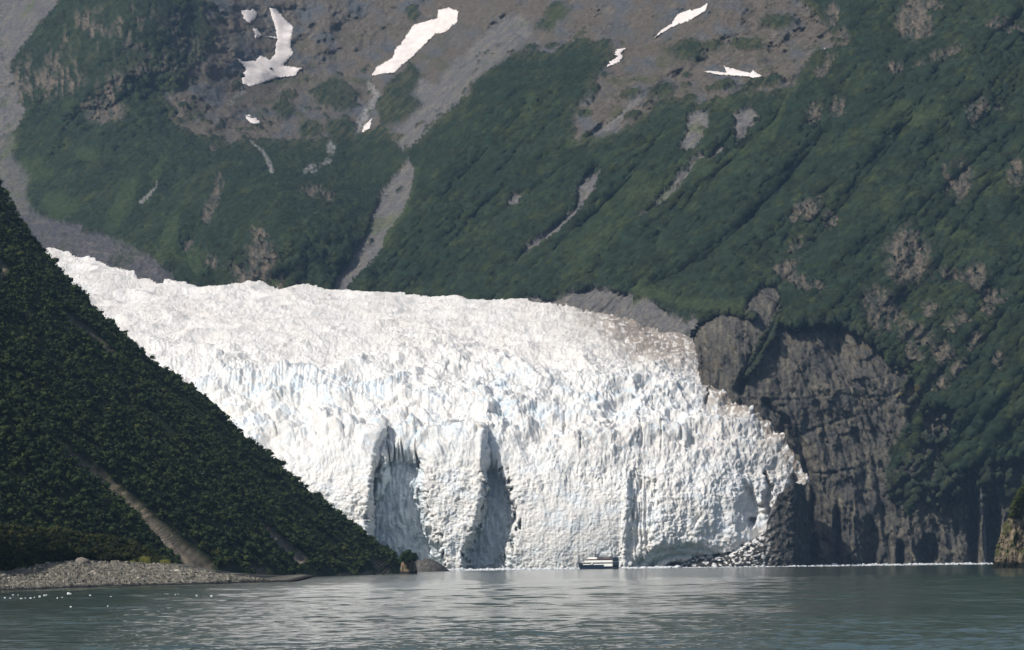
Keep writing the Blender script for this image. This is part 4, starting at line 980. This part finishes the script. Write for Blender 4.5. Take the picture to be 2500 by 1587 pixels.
# local axes: +x towards the bow, +y to port ... ship heads left and away from the camera
mid = at(1457.5, 1390, SHIP_Y)
ship.location = (mid[0], mid[1], 0.0); ship.rotation_euler = (0, 0, math.pi - TH)
ship.scale = (1.06, 1.0, 1.0)
tag(ship, 'dark hulled white three deck tour ship in front of the glacier face', 'ship')
def bm_obj(name, bm, mat, parent, bevel=0):
    if bevel: bmesh.ops.bevel(bm, geom=bm.edges[:], offset=bevel, segments=2, affect='EDGES')
    bmesh.ops.recalc_face_normals(bm, faces=bm.faces[:])
    me = bpy.data.meshes.new(name); bm.to_mesh(me); bm.free(); me.materials.append(mat)
    o = bpy.data.objects.new(name, me); SC.collection.objects.link(o); o.parent = parent
    return o
def loft(sections):
    """sections: list of lists of points, same count, closed rings"""
    bm = bmesh.new(); rings = [[bm.verts.new(p) for p in s] for s in sections]
    n = len(rings[0])
    for a, b_ in zip(rings[:-1], rings[1:]):
        for i in range(n): bm.faces.new([a[i], a[(i + 1) % n], b_[(i + 1) % n], b_[i]])
    bm.faces.new(rings[0]); bm.faces.new(rings[-1][::-1])
    return bm
def box(bm, x0, x1, y0, y1, z0, z1, slant=0.0, taper=0.0):
    vs_ = [bm.verts.new(p) for p in [(x0, y0, z0), (x1, y0, z0), (x1, y1, z0), (x0, y1, z0), (x0 + slant * 0, y0 + taper, z1), (x1 - slant, y0 + taper, z1), (x1 - slant, y1 - taper, z1), (x0, y1 - taper, z1)]]
    for f in [(0, 3, 2, 1), (4, 5, 6, 7), (0, 1, 5, 4), (1, 2, 6, 5), (2, 3, 7, 6), (3, 0, 4, 7)]: bm.faces.new([vs_[i] for i in f])
hs = []
for xx, hb_, hk, zt in [(-16.5, 4.7, 4.3, 3.3), (-10, 4.8, 4.5, 3.2), (0, 4.8, 4.4, 3.3), (6, 4.6, 3.8, 3.6), (10, 3.9, 2.7, 4.1), (13.5, 2.4, 1.1, 4.7), (16.5, .25, .1, 5.3)]:
    dx = 0 if xx < 16 else -2.0
    hs.append([(xx, hb_, zt), (xx + dx * .5, hk, 1.2), (xx + dx, hk * .8, -1.2), (xx + dx, -hk * .8, -1.2), (xx + dx * .5, -hk, 1.2), (xx, -hb_, zt)])
hull = bm_obj('hull', loft(hs), M_navy, ship)
bm = bmesh.new()
for s in (-1, 1):
    for i in range(8):
        xx = 8.5 + i; hw = np.interp(xx, [6, 10, 13.5, 16.5], [4.6, 3.9, 2.4, .25]); zt = np.interp(xx, [6, 10, 13.5, 16.5], [3.6, 4.1, 4.7, 5.3])
        box(bm, xx - .05, xx + .05, s * hw - .05, s * hw + .05, zt, zt + 1.0)
        hw2 = np.interp(xx + 1, [6, 10, 13.5, 16.5], [4.6, 3.9, 2.4, .25]); zt2 = np.interp(xx + 1, [6, 10, 13.5, 16.5], [3.6, 4.1, 4.7, 5.3])
        for k in (1.0, .5):
            v4 = [bm.verts.new(p) for p in [(xx, s * hw, zt + k - .06), (xx + 1, s * hw2, zt2 + k - .06), (xx + 1, s * hw2, zt2 + k + .06), (xx, s * hw, zt + k + .06)]]; bm.faces.new(v4)
bm_obj('bow_rail', bm, M_mast, ship)
bm = bmesh.new(); box(bm, -16.2, 9.5, -4.65, 4.65, 3.3, 4.0); box(bm, -16.4, 10.5, -4.75, 4.75, 5.1, 5.7, 1.2); box(bm, -16.4, -9.0, -4.9, 4.9, 2.0, 4.1)
d1 = bm_obj('main_deck_cabin', bm, M_white, ship)
bm = bmesh.new(); box(bm, -15.9, 9.3, -4.45, 4.45, 3.95, 5.15); bm_obj('window_band', bm, M_dark, ship)
for i in range(11):
    for s in (-1, 1):
        bm = bmesh.new(); box(bm, -14 + i * 2.1, -13.9 + i * 2.1, s * 4.5 - .06, s * 4.5 + .04, 4.0, 5.1); bm_obj('window_post', bm, M_white, ship)
bm = bmesh.new(); box(bm, -16.0, 8.6, -4.4, 4.4, 5.75, 6.75, .6); box(bm, -16.0, 7.3, -4.3, 4.3, 7.75, 8.3, .8); box(bm, -3.5, 6.0, -3.9, 3.9, 8.3, 9.3, 1.2)
bm_obj('upper_deck_cabin', bm, M_white, ship)
bm = bmesh.new(); box(bm, -15.6, 7.7, -4.15, 4.15, 6.7, 7.8, .6); bm_obj('bridge_window_band', bm, M_dark, ship)
bm = bmesh.new(); box(bm, -16.6, -2.6, -4.8, 4.8, 8.30, 8.95); bm_obj('aft_canopy', bm, M_navy, ship)
bm = bmesh.new(); box(bm, -16.65, -16.3, -4.4, 4.4, 3.4, 4.9); box(bm, -16.5, -16.1, -4.2, 4.2, 5.9, 8.2); bm_obj('stern_wall', bm, M_grey, ship)
bm = bmesh.new(); box(bm, -17.6, -16.6, -4.5, 4.5, .5, 1.0); box(bm, -17.0, -16.7, -4.6, 4.6, 5.0, 5.2); bm_obj('stern_platform', bm, M_grey, ship)
bm = bmesh.new(); box(bm, -15.8, 7.9, -4.46, 4.46, 5.62, 5.72); box(bm, -15.8, 7.2, -4.42, 4.42, 7.66, 7.74); bm_obj('red_stripe', bm, M_red, ship)
bm = bmesh.new()
for i in range(12):
    for s in (-1, 1): box(bm, -15 + i * 1.1, -14.93 + i * 1.1, s * 4.5 - .04, s * 4.5 + .04, 8.95, 10.0)
for s in (-1, 1): box(bm, -15, -2.8, s * 4.5 - .04, s * 4.5 + .04, 9.95, 10.05); box(bm, -15, -2.8, s * 4.5 - .03, s * 4.5 + .03, 9.45, 9.52)
bm_obj('top_rail', bm, M_mast, ship)
bm = bmesh.new(); box(bm, 1.2, 1.6, -.2, .2, 9.3, 13.4); box(bm, 1.1, 1.5, -2.0, 2.0, 11.2, 11.4); box(bm, .2, 2.8, -.1, .1, 10.5, 10.65); box(bm, -.6, -.4, -.1, .1, 9.3, 12.2); box(bm, 2.4, 2.55, -1.1, -.95, 9.3, 11.8); box(bm, 3.2, 3.3, .9, 1.0, 9.3, 11.4)
mast = bm_obj('mast', bm, M_mast, ship)
bm = bmesh.new(); box(bm, 1.7, 2.3, -.9, .9, 11.6, 11.85); bm_obj('radar_bar', bm, M_white, mast)
bm = bmesh.new(); bmesh.ops.create_uvsphere(bm, u_segments=12, v_segments=8, radius=.55); bmesh.ops.translate(bm, verts=bm.verts[:], vec=(3.2, -1.6, 9.8)); bm_obj('radome', bm, M_white, ship)
bm = bmesh.new(); box(bm, .3, 3.9, -2.6, 2.6, 9.3, 10.1, .8, .3); bm_obj('flying_bridge', bm, M_grey, ship)
bm = bmesh.new(); bmesh.ops.create_cone(bm, cap_ends=True, segments=16, radius1=.5, radius2=.5, depth=1.3); bmesh.ops.rotate(bm, verts=bm.verts[:], matrix=Matrix.Rotation(math.pi / 2, 3, 'Y')); bmesh.ops.translate(bm, verts=bm.verts[:], vec=(1.2, 4.8, 4.3)); bm_obj('life_raft', bm, M_white, ship)
# passengers on the open top deck: one skinned figure, copied
def person_mesh():
    J = {'hip': (0, 0, .95, .13), 'waist': (0, 0, 1.15, .13), 'chest': (0, 0, 1.38, .16), 'neck': (0, 0, 1.54, .06), 'head': (0, .01, 1.68, .105), 'kl': (.1, .02, .5, .075), 'al': (.11, 0, .08, .05), 'tl': (.12, .16, .04, .04),
         'kr': (-.1, .02, .5, .075), 'ar': (-.11, 0, .08, .05), 'tr': (-.12, .16, .04, .04), 'sl': (.19, 0, 1.45, .06), 'el': (.27, .03, 1.18, .045), 'hl': (.22, .22, 1.05, .035), 'sr': (-.19, 0, 1.45, .06), 'er': (-.27, .03, 1.18, .045), 'hr': (-.22, .22, 1.05, .035)}
    E = [('hip', 'waist'), ('waist', 'chest'), ('chest', 'neck'), ('neck', 'head'), ('hip', 'kl'), ('kl', 'al'), ('al', 'tl'), ('hip', 'kr'), ('kr', 'ar'), ('ar', 'tr'), ('chest', 'sl'), ('sl', 'el'), ('el', 'hl'), ('chest', 'sr'), ('sr', 'er'), ('er', 'hr')]
    ks = list(J); me = bpy.data.meshes.new('person'); me.from_pydata([J[k][:3] for k in ks], [(ks.index(a), ks.index(b_)) for a, b_ in E], [])
    o = bpy.data.objects.new('person', me); SC.collection.objects.link(o)
    m = o.modifiers.new('s', 'SKIN'); 
    for i, k in enumerate(ks): me.skin_vertices[0].data[i].radius = (J[k][3], J[k][3]); 
    me.skin_vertices[0].data[0].use_root = True
    m2 = o.modifiers.new('b', 'SUBSURF'); m2.levels = 1; m2.render_levels = 1
    dg = bpy.context.evaluated_depsgraph_get(); me2 = bpy.data.meshes.new_from_object(o.evaluated_get(dg)); 
    bpy.data.objects.remove(o); me2.name = 'person'; return me2
pm = person_mesh(); M_cl = [plain('dark_jacket', (.03, .03, .05), .8), plain('red_jacket', (.30, .04, .03), .8), plain('blue_jacket', (.04, .07, .20), .8)]
pms = []
for m_ in M_cl:
    q_ = pm.copy(); q_.materials.clear(); q_.materials.append(m_); pms.append(q_)
rotm = Matrix.Rotation(math.pi - TH, 3, 'Z')
for i in range(9):
    lx = -1.5 - i * 1.4; ly = 4.1 if i % 3 else 3.6
    k = 0 if i % 4 else (1 if i % 8 else 2)
    o = bpy.data.objects.new('person', pms[k]); SC.collection.objects.link(o)
    w_ = rotm @ Vector((lx, ly, 0)); o.location = (ship.location.x + w_.x, ship.location.y + w_.y, 8.96 if lx < -2.7 else 9.31); o.rotation_euler = (0, 0, -TH + rs.uniform(-1, 1))
    tag(o, 'passenger in a %s jacket, %s, on the ship\'s top deck' % (['dark', 'red', 'blue'][k], ['nearest the mast', 'second from the mast', 'third from the mast', 'fourth from the mast', 'middle one', 'fourth from the stern', 'third from the stern', 'second from the stern', 'nearest the stern'][i]), 'person', 'passengers on the top deck of the ship')

# a gull passing in front of the hill
def gull():
    root = bpy.data.objects.new('seagull', None); SC.collection.objects.link(root)
    p_ = at(495, 1156, 1500); root.location = p_; root.rotation_euler = (0, 0, math.radians(80)); tag(root, 'white gull gliding in front of the dark left hill', 'bird')
    bm = loft([[(x_, r_ * math.cos(a_), r_ * math.sin(a_) + z_) for a_ in [i * math.pi / 4 for i in range(8)]] for x_, r_, z_ in [(-.30, .01, 0), (-.2, .05, 0), (-.05, .085, 0), (.1, .075, .01), (.17, .045, .03), (.22, .05, .045), (.27, .035, .04), (.33, .008, .03)]])
    mw = plain('gull_white', (.8, .8, .78), .7); mg = plain('gull_grey', (.5, .52, .55), .7)
    bm_obj('body', bm, mw, root)
    for s in (-1, 1):
        bm = loft([[(c_ + w2, s * y_, z_ - .008), (c_ - w2, s * y_, z_ - .004), (c_ - w2, s * y_, z_ + .004), (c_ + w2, s * y_, z_ + .012)] for c_, w2, y_, z_ in [(.04, .10, .05, .03), (.07, .09, .3, .13), (.04, .06, .5, .12), (-.03, .015, .72, .07)]])
        bm_obj('wing', bm, mg, root)
    bm = loft([[(x_, -w2, -.006), (x_, w2, -.006), (x_, w2, .006), (x_, -w2, .006)] for x_, w2 in [(-.25, .03), (-.40, .07)]]); bm_obj('tail', bm, mw, root)
gull()

# thin waterfall on the far right wall
M_fall = plain('falling_water', (.12, .125, .13), .7)
pts = [(2395,1190,3),(2396,1205,5),(2394,1240,8),(2400,1270,9),(2404,1310,7),(2405,1350,8),(2406,1384,9)]
vv_ = []; 
for (a, b_, w2) in [tuple(np.interp(s, np.linspace(0, 1, len(pts)), [p[j] for p in pts]) for j in range(3)) for s in np.linspace(0, 1, 60)]:
    for k in (-1, -.5, 0, .5, 1):
        vv_.append((a + k * w2 * .5 * (1 + .3 * math.sin(b_ * .5)), b_, abs(k)))
A = np.array(vv_); yy_ = mtn_Y(A[:, 0], A[:, 1]) - 9 - (1 - A[:, 2]) * 1.5
o = make_mesh('waterfall', at(A[:, 0], A[:, 1], yy_), grid_faces(60, 5), M_fall); recenter(o); tag(o, 'thin white waterfall down the dark cliff near the right edge', 'waterfall')

# ================================================================== AIR
hm, t, b = mat_new('air_haze'); t.nodes.remove(b)
pv = t.nodes.new('ShaderNodeVolumePrincipled'); pv.inputs['Color'].default_value = (.40, .66, 1.0, 1); pv.inputs['Density'].default_value = 2.1e-5; pv.inputs['Anisotropy'].default_value = .1
t.links.new(pv.outputs[0], t.nodes['Material Output'].inputs['Volume'])
bm = bmesh.new(); box(bm, -2600, 2600, -60, 10900, -1500, 3400)
o = bm_obj('haze', bm, hm, None); tag(o, kind='stuff')
